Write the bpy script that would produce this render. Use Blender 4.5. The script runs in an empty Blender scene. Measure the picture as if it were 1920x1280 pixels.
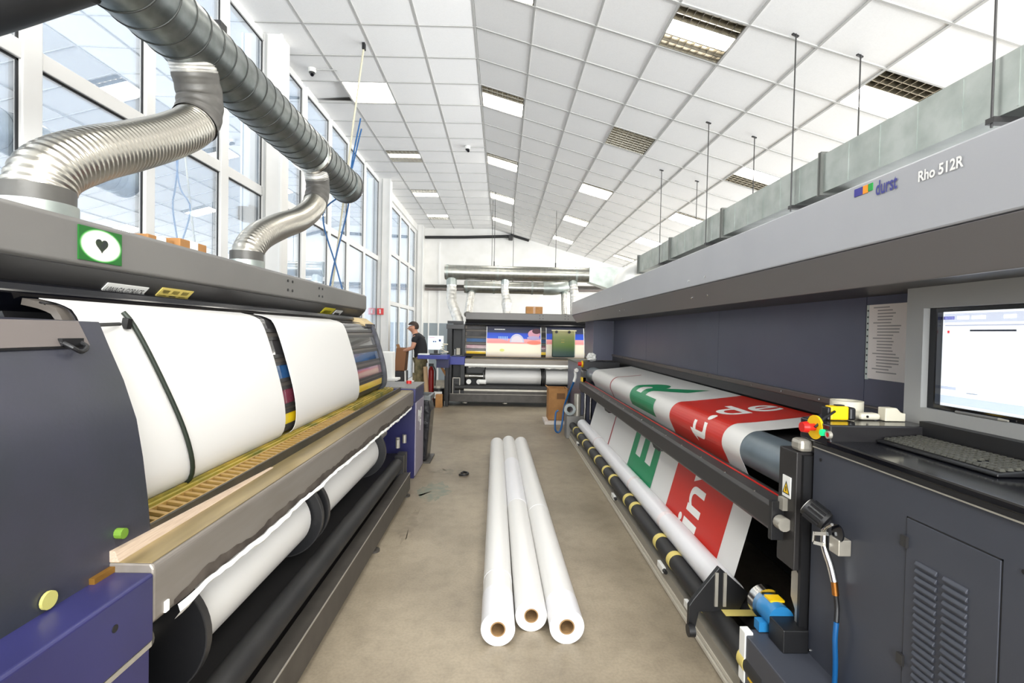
import bpy, bmesh, math, random
from mathutils import Vector, Matrix
random.seed(7)
S = bpy.context.scene
C = S.collection
PI = math.pi
# ------------------------------------------------------------------ camera, world, light, exposure
def cam_rot(yaw, pit, rol):
    cy, sy, cp, sp, cr, sr = math.cos(yaw), math.sin(yaw), math.cos(pit), math.sin(pit), math.cos(rol), math.sin(rol)
    A = Matrix(((cy, -sy, 0), (sy, cy, 0), (0, 0, 1)))
    B = Matrix(((1, 0, 0), (0, cp, -sp), (0, sp, cp)))
    D = Matrix(((1, 0, 0), (0, 0, -1), (0, 1, 0)))
    E = Matrix(((cr, -sr, 0), (sr, cr, 0), (0, 0, 1)))
    return E @ D @ B @ A
Rm = cam_rot(.0219, .0192, .0203)
cd = bpy.data.cameras.new('camera')
cam = bpy.data.objects.new('camera', cd); C.objects.link(cam)
cd.sensor_width = 36; cd.sensor_fit = 'HORIZONTAL'; cd.lens = 922.54 / 1920 * 36
cd.clip_start = .05
mw = Matrix((Rm[0], -Rm[1], -Rm[2])).transposed().to_4x4()
mw.translation = (0, 0, 1.55)
cam.matrix_world = mw
S.camera = cam
w = bpy.data.worlds.new('overcast_sky'); S.world = w; w.use_nodes = True
bg = w.node_tree.nodes['Background']
bg.inputs[0].default_value = (.88, .93, 1, 1); bg.inputs[1].default_value = 2.1
S.view_settings.view_transform = 'Standard'; S.view_settings.look = 'None'
S.view_settings.exposure = .55; S.view_settings.gamma = 1; S.view_settings.use_curve_mapping = False
S.cycles.max_bounces = 8; S.cycles.diffuse_bounces = 4; S.cycles.glossy_bounces = 4
S.cycles.sample_clamp_indirect = 6
S.cycles.caustics_reflective = False; S.cycles.caustics_refractive = False
def area(name, loc, rot, sx, sy, power, col=(1, 1, 1)):
    l = bpy.data.lights.new(name, 'AREA'); l.shape = 'RECTANGLE'; l.size = sx; l.size_y = sy
    l.energy = power; l.color = col
    o = bpy.data.objects.new(name, l); C.objects.link(o); o.location = loc; o.rotation_euler = rot
    return o
# added fill lamps brightening the ceiling; windows behind and at right are only assumed
area('rear_fill_light', (1.2, -4.7, 2.2), (math.radians(90), 0, 0), 6.4, 2.6, 640, (.95, .98, 1))
area('side_fill_light', (6.6, 6.5, 1.9), (0, math.radians(90), 0), 1.6, 16, 700, (.95, .98, 1))
# fluorescent fittings over the part of the hall behind the camera
for yy in (.9, -1.5, -3.6):
    area('rear_hall_light', (-.9, yy, 4.68), (0, 0, 0), 1.2, .5, 34, (1, .98, .94))
    area('rear_hall_light', (1.6, yy, 4.0), (0, 0, 0), 1.2, .5, 34, (1, .98, .94))
LAMP = 13.0   # emission of the ceiling fittings
# ------------------------------------------------------------------ materials
def lin(c):
    return tuple(((v / 255) / 12.92 if v / 255 <= .04045 else ((v / 255 + .055) / 1.055) ** 2.4) for v in c)
MATS = {}
def mat(name, rgb, rough=.5, metal=0, var=None, bump=0, bscale=60, emit=0, spec=.5, coat=0, stretch=None):
    """procedural principled material; var = (rgb2, scale, amount) mottles the colour with noise"""
    if name in MATS: return MATS[name]
    m = bpy.data.materials.new(name); m.use_nodes = True
    nt = m.node_tree; b = nt.nodes['Principled BSDF']
    c = lin(rgb) + (1,)
    b.inputs['Base Color'].default_value = c; b.inputs['Roughness'].default_value = rough
    b.inputs['Metallic'].default_value = metal; b.inputs['Specular IOR Level'].default_value = spec
    b.inputs['Coat Weight'].default_value = coat
    tc = nt.nodes.new('ShaderNodeTexCoord'); mp = nt.nodes.new('ShaderNodeMapping')
    nt.links.new(tc.outputs['Object'], mp.inputs['Vector'])
    if stretch: mp.inputs['Scale'].default_value = stretch
    if var:
        n = nt.nodes.new('ShaderNodeTexNoise'); n.inputs['Scale'].default_value = var[1]; n.inputs['Detail'].default_value = 6
        nt.links.new(mp.outputs['Vector'], n.inputs['Vector'])
        r = nt.nodes.new('ShaderNodeValToRGB'); r.color_ramp.elements[0].position = .38; r.color_ramp.elements[1].position = .68
        r.color_ramp.elements[0].color = c
        c2 = lin(var[0]); a = var[2]
        r.color_ramp.elements[1].color = tuple(c[i] * (1 - a) + c2[i] * a for i in range(3)) + (1,)
        nt.links.new(n.outputs['Fac'], r.inputs['Fac']); nt.links.new(r.outputs['Color'], b.inputs['Base Color'])
    if bump:
        n2 = nt.nodes.new('ShaderNodeTexNoise'); n2.inputs['Scale'].default_value = bscale
        nt.links.new(mp.outputs['Vector'], n2.inputs['Vector'])
        bp = nt.nodes.new('ShaderNodeBump'); bp.inputs['Strength'].default_value = bump; bp.inputs['Distance'].default_value = .01
        nt.links.new(n2.outputs['Fac'], bp.inputs['Height']); nt.links.new(bp.outputs['Normal'], b.inputs['Normal'])
    if emit:
        b.inputs['Emission Color'].default_value = c; b.inputs['Emission Strength'].default_value = emit
    MATS[name] = m
    return m
m_tile = mat('mineral_tile', (250, 250, 250), .9, var=((242, 242, 242), 90, .5))
m_grid = mat('grid_steel', (186, 186, 184), .5)
m_wall = mat('white_plaster', (240, 239, 236), .85, var=((228, 227, 222), 3, .6))
m_dado = mat('grey_blue_paint', (150, 160, 166), .6, var=((140, 150, 156), 4, .6))
m_frame = mat('white_window_profile', (238, 238, 236), .35)
m_gasket = mat('black_gasket', (14, 15, 18), .5)
m_floor = mat('screed_floor', (154, 142, 122), .42, var=((120, 109, 92), 1.3, .8), bump=.10, bscale=160)
def floor_wear(m):
    nt = m.node_tree; b = nt.nodes['Principled BSDF']; src = b.inputs['Base Color'].links[0].from_socket
    tc = nt.nodes.new('ShaderNodeTexCoord')
    for sc_, lo, hi, k in ((11, .45, .75, .82), (70, .40, .66, .86)):
        n = nt.nodes.new('ShaderNodeTexNoise'); n.inputs['Scale'].default_value = sc_; n.inputs['Detail'].default_value = 8
        r = nt.nodes.new('ShaderNodeMapRange'); r.inputs['From Min'].default_value = lo; r.inputs['From Max'].default_value = hi; r.inputs['To Min'].default_value = 1; r.inputs['To Max'].default_value = k
        x = nt.nodes.new('ShaderNodeMix'); x.data_type = 'RGBA'; x.blend_type = 'MULTIPLY'; x.inputs[0].default_value = 1
        nt.links.new(tc.outputs['Object'], n.inputs['Vector']); nt.links.new(n.outputs['Fac'], r.inputs['Value'])
        nt.links.new(src, x.inputs[6]); nt.links.new(r.outputs[0], x.inputs[7]); src = x.outputs[2]
    nt.links.new(src, b.inputs['Base Color'])
floor_wear(m_floor)
m_paper = mat('white_vinyl', (220, 219, 216), .38)
m_paper2 = mat('white_film', (226, 226, 229), .3)
m_core = mat('cardboard_core', (150, 118, 78), .8, var=((120, 92, 60), 30, .6))
m_carton = mat('corrugated_cardboard', (176, 128, 76), .8, var=((150, 106, 62), 8, .7))
m_cover = mat('grey_machine_paint', (112, 110, 107), .42, var=((100, 98, 96), 2, .6))
m_coverdk = mat('dark_grey_machine_paint', (46, 45, 45), .4)
m_navy = mat('worn_navy_paint', (54, 54, 66), .36, var=((42, 46, 48), 2.2, .85), bump=.03, bscale=90)
m_blue = mat('blue_machine_paint', (44, 44, 90), .32, var=((36, 36, 74), 2.5, .8))
m_blue2 = mat('bright_blue_paint', (52, 60, 142), .4)
m_black = mat('black_plastic', (20, 20, 22), .45)
m_blackg = mat('gloss_black', (13, 14, 20), .12)
m_rubber = mat('black_rubber', (26, 26, 27), .55, var=((40, 39, 38), 6, .6))
m_beam = mat('brushed_steel_beam', (132, 126, 119), .42, .3, var=((120, 113, 104), 3, .6), stretch=(1, 8, 8))
m_stain = mat('ink_stain', (60, 52, 46), .7, var=((96, 88, 80), 12, .8))
m_ylw = mat('ink_stained_yellow', (176, 152, 66), .5, var=((96, 100, 44), 7, .9))
m_slat = mat('stained_slat', (158, 126, 66), .5, var=((116, 90, 52), 9, .8))
m_tray = mat('stained_tray', (42, 40, 32), .5, var=((62, 54, 42), 12, .8))
m_rail = mat('dark_rail_paint', (70, 66, 61), .45, var=((52, 48, 44), 9, .7))
m_alu = mat('aluminium_profile', (180, 175, 164), .4, .5, var=((160, 156, 146), 14, .6))
m_chrome = mat('bright_metal', (215, 213, 208), .18, 1)
m_galv = mat('galvanised_duct', (134, 139, 138), .4, 1, var=((106, 112, 110), 14, .8), bump=.03, bscale=30)
m_galv3 = mat('bright_galvanised', (176, 176, 168), .34, 1, var=((146, 148, 144), 14, .7), bump=.02, bscale=30)
m_seam = mat('duct_seam', (66, 68, 66), .5, .6)
m_galv2 = mat('galvanised_sheet', (176, 182, 178), .42, .8, var=((148, 156, 150), 6, .8))
m_flex = mat('aluminium_hose', (196, 192, 182), .3, 1, bump=.05, bscale=60)
m_foil = mat('foil_hose', (228, 226, 220), .36, .7, var=((190, 188, 182), 14, .7), bump=.25, bscale=25)
m_tape = mat('grey_duct_tape', (92, 90, 86), .45, .2, var=((76, 74, 70), 9, .7), bump=.15, bscale=25)
m_fair = mat('light_grey_fairing', (171, 172, 176), .33, .25, var=((164, 165, 170), 3, .6))
m_fairdk = mat('mid_grey_fairing', (118, 116, 118), .4, .2)
m_slate = mat('slate_panel', (86, 88, 106), .36, var=((80, 81, 100), 3, .7), bump=.02, bscale=300)
m_cab = mat('slate_cabinet', (62, 65, 74), .46, var=((56, 59, 68), 4, .7))
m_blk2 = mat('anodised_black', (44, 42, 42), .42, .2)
m_bezel = mat('grey_monitor_housing', (158, 158, 156), .5)
m_red = mat('signal_red', (205, 36, 30), .35)
m_yel = mat('signal_yellow', (240, 196, 16), .4)
m_grn = mat('green_lamp', (20, 200, 120), .3, emit=.6)
m_band = mat('yellow_band', (214, 196, 112), .6)
m_cbl = mat('blue_air_line', (16, 84, 140), .35)
m_beige = mat('beige_plastic', (214, 208, 188), .5)
m_wht = mat('white_plastic', (236, 236, 232), .45)
m_pgreen = mat('print_green', (0, 132, 84), .38)
m_pred = mat('print_red', (196, 38, 24), .38)
m_pdkred = mat('print_dark_red', (150, 32, 40), .4)
m_skin = mat('skin', (205, 150, 122), .55)
m_hair = mat('brown_hair', (52, 38, 30), .7)
m_shirt = mat('black_cotton', (32, 32, 36), .85)
m_camo = mat('khaki_camouflage', (148, 134, 100), .85, var=((86, 84, 58), 9, .9))
m_brass = mat('brass', (176, 118, 60), .3, 1)
m_motor = mat('blue_motor_paint', (40, 122, 178), .35)
m_lamp = mat('fluorescent_tube', (255, 250, 240), .4, emit=LAMP)
m_louv = mat('louvre_aluminium', (190, 186, 176), .22, 1)
m_reflb = mat('luminaire_body', (128, 124, 116), .5)
# ------------------------------------------------------------------ mesh helpers
class MB:
    def __init__(s): s.v = []; s.f = []
    def add(s, vs, fs):
        n = len(s.v); s.v += [tuple(p) for p in vs]; s.f += [tuple(i + n for i in f) for f in fs]; return s
    def box(s, x0, x1, y0, y1, z0, z1):
        return s.add([(x0, y0, z0), (x1, y0, z0), (x1, y1, z0), (x0, y1, z0), (x0, y0, z1), (x1, y0, z1), (x1, y1, z1), (x0, y1, z1)],
                     [(3, 2, 1, 0), (4, 5, 6, 7), (0, 1, 5, 4), (1, 2, 6, 5), (2, 3, 7, 6), (3, 0, 4, 7)])
    def obox(s, c, ax, ay, az, hx, hy, hz):
        c = Vector(c); ax, ay, az = (Vector(a).normalized() for a in (ax, ay, az))
        P = [c + ax * (hx * i) + ay * (hy * j) + az * (hz * k) for k in (-1, 1) for i, j in ((-1, -1), (1, -1), (1, 1), (-1, 1))]
        return s.add(P, [(3, 2, 1, 0), (4, 5, 6, 7), (0, 1, 5, 4), (1, 2, 6, 5), (2, 3, 7, 6), (3, 0, 4, 7)])
    def bar(s, p, q, wx, wz, up=(0, 0, 1)):
        p, q = Vector(p), Vector(q); d = (q - p); L = d.length; d.normalize()
        u = Vector(up); sx = d.cross(u)
        if sx.length < 1e-4: sx = d.cross(Vector((1, 0, 0)))
        sx.normalize(); u = sx.cross(d)
        return s.obox((p + q) / 2, d, sx, u, L / 2, wx / 2, wz / 2)
    def prism(s, prof, a, b, axis='y'):
        """closed 2D profile extruded; axis y: profile (x,z); axis x: profile (y,z); axis z: profile (x,y)"""
        n = len(prof)
        def P(t):
            if axis == 'y': return [(p[0], t, p[1]) for p in prof]
            if axis == 'x': return [(t, p[0], p[1]) for p in prof]
            return [(p[0], p[1], t) for p in prof]
        fs = [(i, (i + 1) % n, n + (i + 1) % n, n + i) for i in range(n)] + [tuple(range(n))[::-1], tuple(range(n, 2 * n))]
        return s.add(P(a) + P(b), fs)
    def cyl(s, p, q, r, seg=24, r2=None, caps=True):
        p, q = Vector(p), Vector(q); d = (q - p).normalized()
        u = d.cross(Vector((0, 0, 1)));
        if u.length < 1e-4: u = d.cross(Vector((1, 0, 0)))
        u.normalize(); v = d.cross(u); r2 = r if r2 is None else r2
        P = [p + (u * math.cos(2 * PI * i / seg) + v * math.sin(2 * PI * i / seg)) * r for i in range(seg)]
        P += [q + (u * math.cos(2 * PI * i / seg) + v * math.sin(2 * PI * i / seg)) * r2 for i in range(seg)]
        fs = [(i, (i + 1) % seg, seg + (i + 1) % seg, seg + i) for i in range(seg)]
        if caps: fs += [tuple(range(seg))[::-1], tuple(range(seg, 2 * seg))]
        return s.add(P, fs)
    def ring(s, p, q, ro, ri, seg=32):
        p, q = Vector(p), Vector(q); d = (q - p).normalized()
        u = d.cross(Vector((0, 0, 1)))
        if u.length < 1e-4: u = d.cross(Vector((1, 0, 0)))
        u.normalize(); v = d.cross(u); P = []
        for c, r in ((p, ro), (q, ro), (q, ri), (p, ri)):
            P += [c + (u * math.cos(2 * PI * i / seg) + v * math.sin(2 * PI * i / seg)) * r for i in range(seg)]
        fs = []
        for k in range(4):
            a, b = k * seg, ((k + 1) % 4) * seg
            fs += [(a + i, a + (i + 1) % seg, b + (i + 1) % seg, b + i) for i in range(seg)]
        return s.add(P, fs)
    def tube(s, pts, r, seg=12, caps=True, rf=None):
        pts = [Vector(p) for p in pts]; n = len(pts)
        t0 = (pts[1] - pts[0]).normalized(); u = t0.cross(Vector((0, 0, 1)))
        if u.length < 1e-3: u = t0.cross(Vector((1, 0, 0)))
        u.normalize(); V = []
        for i, p in enumerate(pts):
            t = (pts[min(i + 1, n - 1)] - pts[max(i - 1, 0)]).normalized()
            u = (u - t * u.dot(t)).normalized(); v = t.cross(u); rr = rf(i) if rf else r
            V += [p + (u * math.cos(2 * PI * k / seg) + v * math.sin(2 * PI * k / seg)) * rr for k in range(seg)]
        fs = [(i * seg + k, i * seg + (k + 1) % seg, (i + 1) * seg + (k + 1) % seg, (i + 1) * seg + k) for i in range(n - 1) for k in range(seg)]
        if caps: fs += [tuple(range(seg))[::-1], tuple(range((n - 1) * seg, n * seg))]
        return s.add(V, fs)
    def sheet(s, prof, a, b, th=.002, axis='y', segs=1):
        """open profile swept with a thickness"""
        n = len(prof); off = []
        for i in range(n):
            p, q = prof[max(i - 1, 0)], prof[min(i + 1, n - 1)]
            dx, dz = q[0] - p[0], q[1] - p[1]; L = math.hypot(dx, dz) or 1
            off.append((prof[i][0] + dz / L * th, prof[i][1] - dx / L * th))
        loop = list(prof) + off[::-1]; m = len(loop); V = []; fs = []
        for k in range(segs + 1):
            t = a + (b - a) * k / segs
            V += [((p[0], t, p[1]) if axis == 'y' else (t, p[0], p[1])) for p in loop]
        for k in range(segs):
            fs += [(k * m + i, k * m + (i + 1) % m, (k + 1) * m + (i + 1) % m, (k + 1) * m + i) for i in range(m)]
        for k in (0, segs):
            for i in range(n - 1): fs.append((k * m + i, k * m + i + 1, k * m + m - 2 - i, k * m + m - 1 - i))
        return s.add(V, fs)
    def build(s, name, m, parent=None, smooth=None, bevel=0, local=False):
        me = bpy.data.meshes.new(name)
        sh = Vector((0, 0, 0))
        if parent is not None and not local: sh = base_of(parent)
        me.from_pydata([tuple(Vector(p) - sh) for p in s.v], [], s.f)
        bm = bmesh.new(); bm.from_mesh(me); bmesh.ops.recalc_face_normals(bm, faces=bm.faces); bm.to_mesh(me); bm.free()
        me.materials.append(m)
        if smooth:
            me.polygons.foreach_set('use_smooth', [True] * len(me.polygons)); me.set_sharp_from_angle(angle=math.radians(smooth))
        o = bpy.data.objects.new(name, me); C.objects.link(o)
        if parent is not None: o.parent = parent
        if bevel:
            bv = o.modifiers.new('edge', 'BEVEL'); bv.width = bevel; bv.segments = 2; bv.limit_method = 'ANGLE'
        return o
def base_of(o):
    v = Vector((0, 0, 0))
    while o is not None: v += o.location; o = o.parent
    return v
def tag(o, label=None, cat=None, group=None, kind=None):
    if label: o['label'] = label
    if cat: o['category'] = cat
    if group: o['group'] = group
    if kind: o['kind'] = kind
    return o
def thing(name, label, cat, loc=(0, 0, 0), group=None, rz=0):
    o = bpy.data.objects.new(name, None); C.objects.link(o); o.location = loc; o.rotation_euler = (0, 0, rz); o.empty_display_size = .2
    return tag(o, label, cat, group)
def struct(name, loc=(0, 0, 0)):
    o = bpy.data.objects.new(name, None); C.objects.link(o); o.location = loc; o['kind'] = 'structure'; return o
def inst(src, parent, loc, rot=(0, 0, 0), name=None):
    o = src.copy(); C.objects.link(o); o.parent = parent; o.location = loc; o.rotation_euler = rot
    return o
def smooth_path(pts, n):
    """Catmull-Rom through pts, resampled to n even steps"""
    P = [Vector(p) for p in pts]; P = [P[0] * 2 - P[1]] + P + [P[-1] * 2 - P[-2]]; D = []
    for i in range(1, len(P) - 2):
        for k in range(40):
            t = k / 40; a, b, c, d = P[i - 1], P[i], P[i + 1], P[i + 2]
            D.append(.5 * ((2 * b) + (c - a) * t + (2 * a - 5 * b + 4 * c - d) * t * t + (3 * b - a - 3 * c + d) * t ** 3))
    D.append(P[-2]); L = [0]
    for i in range(1, len(D)): L.append(L[-1] + (D[i] - D[i - 1]).length)
    out = []; j = 0
    for k in range(n):
        s_ = L[-1] * k / (n - 1)
        while j < len(L) - 2 and L[j + 1] < s_: j += 1
        f = (s_ - L[j]) / max(L[j + 1] - L[j], 1e-9); out.append(D[j].lerp(D[j + 1], min(f, 1)))
    return out
def text_mesh(txt, size, offset=0, ext=0, width=None):
    """2D triangulated text as (verts, faces)"""
    cu = bpy.data.curves.new('lettering', 'FONT'); cu.body = txt; cu.size = size; cu.offset = offset; cu.extrude = ext; cu.resolution_u = 6
    ob = bpy.data.objects.new('lettering', cu); C.objects.link(ob)
    dg = bpy.context.evaluated_depsgraph_get(); me = bpy.data.meshes.new_from_object(ob.evaluated_get(dg))
    vs = [tuple(v.co) for v in me.vertices]; fs = [tuple(p.vertices) for p in me.polygons]
    bpy.data.objects.remove(ob); bpy.data.meshes.remove(me); bpy.data.curves.remove(cu)
    if width and vs:
        x0 = min(v[0] for v in vs); x1 = max(v[0] for v in vs); k = width / (x1 - x0)
        vs = [((v[0] - x0) * k, v[1], v[2]) for v in vs]
    return vs, fs
def text_on(txt, size, origin, xdir, ydir, m, parent, name='lettering', offset=0, width=None, lift=.0012):
    vs, fs = text_mesh(txt, size, offset, width=width)
    o, x, y = Vector(origin), Vector(xdir).normalized(), Vector(ydir).normalized(); n = x.cross(y)
    mb = MB(); mb.add([o + x * v[0] + y * v[1] + n * lift for v in vs], fs)
    return mb.build(name, m, parent)
# ------------------------------------------------------------------ the room
RX, RZ, Y0, TS, AL, AR = -.34, 4.75, 5.2524, .6, .0107, .2696
def ceil_pt(c, j):
    """grid corner: column line c (0 = ridge, negative = flat left side, positive = right slope), row line j"""
    if c <= 0: return Vector((RX + c * TS * math.cos(AL), Y0 + j * TS, RZ + c * TS * math.sin(AL)))
    return Vector((RX + c * TS * math.cos(AR) + .012, Y0 + j * TS, RZ - c * TS * math.sin(AR)))
fl = MB().box(-2.9, 7, -5.2, 15.6, -.1, 0).build('floor', m_floor); fl['kind'] = 'structure'
rn = random.Random(2)
for cx, cy, rx, ry, colr in ((-.62, 4.75, .16, .3, (112, 120, 108)), (-.55, 5.4, .22, .12, (116, 110, 96)), (-.7, 3.9, .07, .35, (122, 112, 96))):
    V = [(cx, cy, .0012)] + [(cx + rx * math.cos(a) * rn.uniform(.6, 1.1), cy + ry * math.sin(a) * rn.uniform(.6, 1.1), .0012) for a in [2 * PI * i / 36 for i in range(36)]]
    MB().add(V, [(0, i, i % 36 + 1) for i in range(1, 37)]).build('ink_spill', mat('ink_spill_%d' % colr[0], colr, .5, var=((146, 134, 115), 14, .9)), fl)
mb = MB()
mb.prism([(-2.9, 4.86), (RX, 4.89), (RX, 5.0), (-2.9, 5.0)], -5.2, 15.6)
mb.prism([(RX, 4.89), (7, 4.89 - (7 - RX) * .276), (7, 5.0 - (7 - RX) * .276), (RX, 5.0)], -5.2, 15.6)
ceiling = mb.build('ceiling', m_reflb); ceiling['kind'] = 'structure'
mb = MB()
ce = ceil_pt(8, 0)
mb.prism([(-2.9, RZ - .03), (RX, RZ), (RX, RZ + .015), (-2.9, RZ - .015)], -5.2, Y0 - 4 * TS)
mb.prism([(RX, RZ), (7, RZ - (7 - RX) * .276), (7, RZ + .015 - (7 - RX) * .276), (RX, RZ + .015)], -5.2, Y0 - 4 * TS)
mb.prism([(ce.x, ce.z), (7, RZ - (7 - RX) * .276), (7, RZ + .015 - (7 - RX) * .276), (ce.x, ce.z + .015)], Y0 - 4 * TS, 15.5)
mb.build('ceiling_panel', m_tile, ceiling)
LIGHTS = {}
for c, br in ((0, [(-.1, .29), (-.1, .29), (-.1, .29), (-.12, .29), (-.1, .2)]), (3, [(-.1, .1), None, (-.19, .29), (-.1, .29), (-.05, .29)]),
              (6, [(-.04, .29), (-.29, .02), (-.16, .29), (-.29, .29), (-.1, .2)]), (-3, [(-.1, .15), (-.29, .29), (-.12, .08), (-.02, .29), (-.29, 0)])):
    for k, j in enumerate((-2, 2, 6, 10, 14)): LIGHTS[(c, j)] = br[k]
tile0 = MB().box(-.294, .294, -.294, .294, .004, .02).build('ceiling_tile', m_tile, ceiling)
first = True
for c in range(-4, 8):
    for j in range(-4, 17):
        if (c, j) in LIGHTS: continue
        p = (ceil_pt(c, j) + ceil_pt(c + 1, j + 1)) / 2
        rot = (0, AR if c >= 0 else -AL, 0)
        if first: o = tile0; first = False
        else: o = inst(tile0, ceiling, p)
        o.location = p; o.rotation_euler = rot
        if (c, j) == (-4, 2):                       # one tile sits crooked in its frame
            o.location = p + Vector((-.02, -.02, .03)); o.rotation_euler = (math.radians(4), math.radians(-4), 0)
run0 = MB().box(-.010, .010, Y0 - 4 * TS, 15.45, -.003, .03).build('main_runner', m_grid, ceiling)
for c in range(-4, 9):
    p = ceil_pt(c, 0); p.y = 0
    o = run0 if c == -4 else inst(run0, ceiling, p)
    o.location = p; o.rotation_euler = (0, AR if c > 0 else 0, 0)
crl = MB().box(-2.4, 0, -.010, .010, -.002, .028).build('cross_runner', m_grid, ceiling)
crr = MB().box(0, 4.81, -.010, .010, -.002, .028).build('cross_runner', m_grid, ceiling)
for j in range(-4, 17):
    for q, src, an in ((0, crl, -AL), (1, crr, AR)):
        p = ceil_pt(0, j)
        o = src if j == -4 else inst(src, ceiling, p)
        o.location = p; o.rotation_euler = (0, an, 0)
# recessed louvre lights
lb = MB().box(-.292, .292, -.292, .292, .085, .095)
for a in ((-.292, -.284, -.292, .292), (.284, .292, -.292, .292), (-.292, .292, -.292, -.284), (-.292, .292, .284, .292)): lb.box(*a, 0, .09)
rowname = {0: 'in the row along the ceiling ridge', 3: 'in the row above the aisle', 6: 'in the row over the steel box duct', -3: 'in the row beside the window columns'}
ordn = ['first', 'second', 'third', 'fourth', 'last']
state = {None: 'unlit', 1: 'glowing'}
for (c, j), br in LIGHTS.items():
    p = (ceil_pt(c, j) + ceil_pt(c + 1, j + 1)) / 2
    k = (-2, 2, 6, 10, 14).index(j)
    t = thing('ceiling_light', f"{'unlit' if br is None else 'glowing'} louvred ceiling light, {ordn[k]} from the camera {rowname[c]}", 'light', p, 'recessed ceiling lights')
    t.rotation_euler = (0, AR if c >= 0 else -AL, 0)
    if not (k or c): bodym = lb.build('light_body', m_reflb, t, local=True)
    else: o = bodym.copy(); C.objects.link(o); o.parent = t
    zones = [(-.284, .284)] if br is None else [z for z in ((-.284, br[0]), (br[1], .284)) if z[1] - z[0] > .03]
    if br: MB().box(-.28, .28, br[0], br[1], .012, .03).build('lamp_strip', m_lamp, t, local=True)
    if zones:
        g = MB()
        for y0, y1 in zones:
            n = max(1, round((y1 - y0) / .075))
            for i in range(n + 1):
                y = y0 + (y1 - y0) * i / n
                g.prism([(y - .004, .002), (y + .004, .002), (y + .012, .05), (y - .012, .05)], -.284, .284, 'x')
            for i in range(9):
                x = -.284 + .568 * i / 8
                g.prism([(x - .002, .002), (x + .002, .002), (x + .006, .05), (x - .006, .05)], y0, y1, 'y')
        g.build('louvre', m_louv, t, local=True)
        if br is None or len(zones) == 2: pass
# columns, walls
def column(x0, x1, y0, y1, name='column'):
    s = struct(name, (x0, y0, 0))
    MB().box(x0, x1, y0, y1, 0, 4.74).build('shaft', m_wall, s, bevel=.008)
    MB().box(x1 - .16, x1 - .14, y0 - .02, y0, 0, 4.72).build('groove_strip', m_grid, s)
    MB().box(x1, x1 + .02, y0 - .015, y0 + .03, 0, 4.73).build('corner_bead', m_frame, s)
    return s
column(-2.78, -2.46, 5.46, 5.70)
column(-2.78, -2.42, 10.5, 10.78)
column(-2.72, -2.44, 15.0, 15.44)
wb = MB().box(-2.9, 7, 15.45, 15.6, 0, 4.9).build('wall_back', m_wall); wb['kind'] = 'structure'
MB().box(-2.6, 1.6, 15.43, 15.46, 0, 1.78).build('dado', m_dado, wb)
MB().box(-2.3, -2.26, 15.425, 15.45, 0, 2.8).build('cable_channel', m_frame, wb)
MB().box(-2.0, -1.95, 15.425, 15.45, 0, 4.3).build('cable_channel', m_frame, wb)
wr = MB().box(6.8, 6.95, -5.2, 15.6, 0, 3.2).build('wall_right', m_wall); wr['kind'] = 'structure'
wq = MB().box(-2.9, 7, -5.2, -5.05, 0, 5).build('wall_rear', m_wall); wq['kind'] = 'structure'
m_pane = bpy.data.materials.new('coated_window_glass'); m_pane.use_nodes = True
nt = m_pane.node_tree; nt.nodes.clear()
ot = nt.nodes.new('ShaderNodeOutputMaterial'); mx = nt.nodes.new('ShaderNodeMixShader'); gl = nt.nodes.new('ShaderNodeBsdfGlossy'); tr = nt.nodes.new('ShaderNodeBsdfTransparent')
gl.inputs['Roughness'].default_value = 0; gl.inputs['Color'].default_value = (.93, .95, .98, 1); tr.inputs['Color'].default_value = (.86, .92, .97, 1)
mx.inputs['Fac'].default_value = .66
nt.links.new(tr.outputs[0], mx.inputs[1]); nt.links.new(gl.outputs[0], mx.inputs[2]); nt.links.new(mx.outputs[0], ot.inputs[0])
GX = -2.66
def window(n, y0, y1, mull, trans, ztop, zbot=.1):
    """bay of framed glass between two columns: every bar and pane its own piece"""
    s = struct(f'window_{n}', (GX, y0, 0))
    zs = [zbot] + trans + [ztop]; ys = [y0] + [m[0] for m in mull] + [y1]
    for m in mull:
        MB().box(GX - .05, GX + .03, m[0] - m[1] / 2, m[0] + m[1] / 2, zbot, ztop).build('mullion', m_frame, s, bevel=.006)
    for z in [zbot, ztop] + trans:
        for a, b in zip([(y0, 0)] + mull, mull + [(y1, 0)]):
            ya, yb = a[0] + a[1] / 2, b[0] - b[1] / 2
            MB().box(GX - .05, GX + .025, ya, yb, z - .05, z + .05).build('transom', m_frame, s, bevel=.005)
            if z == ztop: continue
            zt = zs[zs.index(z) + 1]
            MB().box(GX - .004, GX + .004, ya + .012, yb - .012, z + .06, zt - .06).build('pane', m_pane, s)
            g = MB()
            for q in ((ya, ya + .006, z + .05, zt - .05), (yb - .014, yb, z + .05, zt - .05), (ya, yb, z + .05, z + .056), (ya, yb, zt - .062, zt - .05)):
                g.box(GX - .008, GX + .008, *q)
            g.build('gasket', m_gasket, s)
    return s
window(1, -5.0, 5.46, [(-3.0, .1), (-2, .1), (-1, .1), (0, .1), (.95, .1), (1.9, .1), (2.82, .12), (3.74, .1), (4.72, .13)], [3.03], 4.7)
window(2, 5.70, 10.5, [(6.58, .15), (7.55, .12), (8.46, .12), (9.45, .1)], [3.05], 4.7)
window(3, 10.78, 15.0, [(12.72, .12), (13.95, .12), (14.9, .1)], [2.18, 3.37], 4.5)
wl = MB().box(GX - .06, GX + .07, 10.9, 15.0, 4.55, 4.85).build('wall_left', m_wall); wl['kind'] = 'structure'
MB().box(GX - .06, GX + .04, -5, 15.4, 0, .06).build('sill', m_wall, wl)
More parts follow.
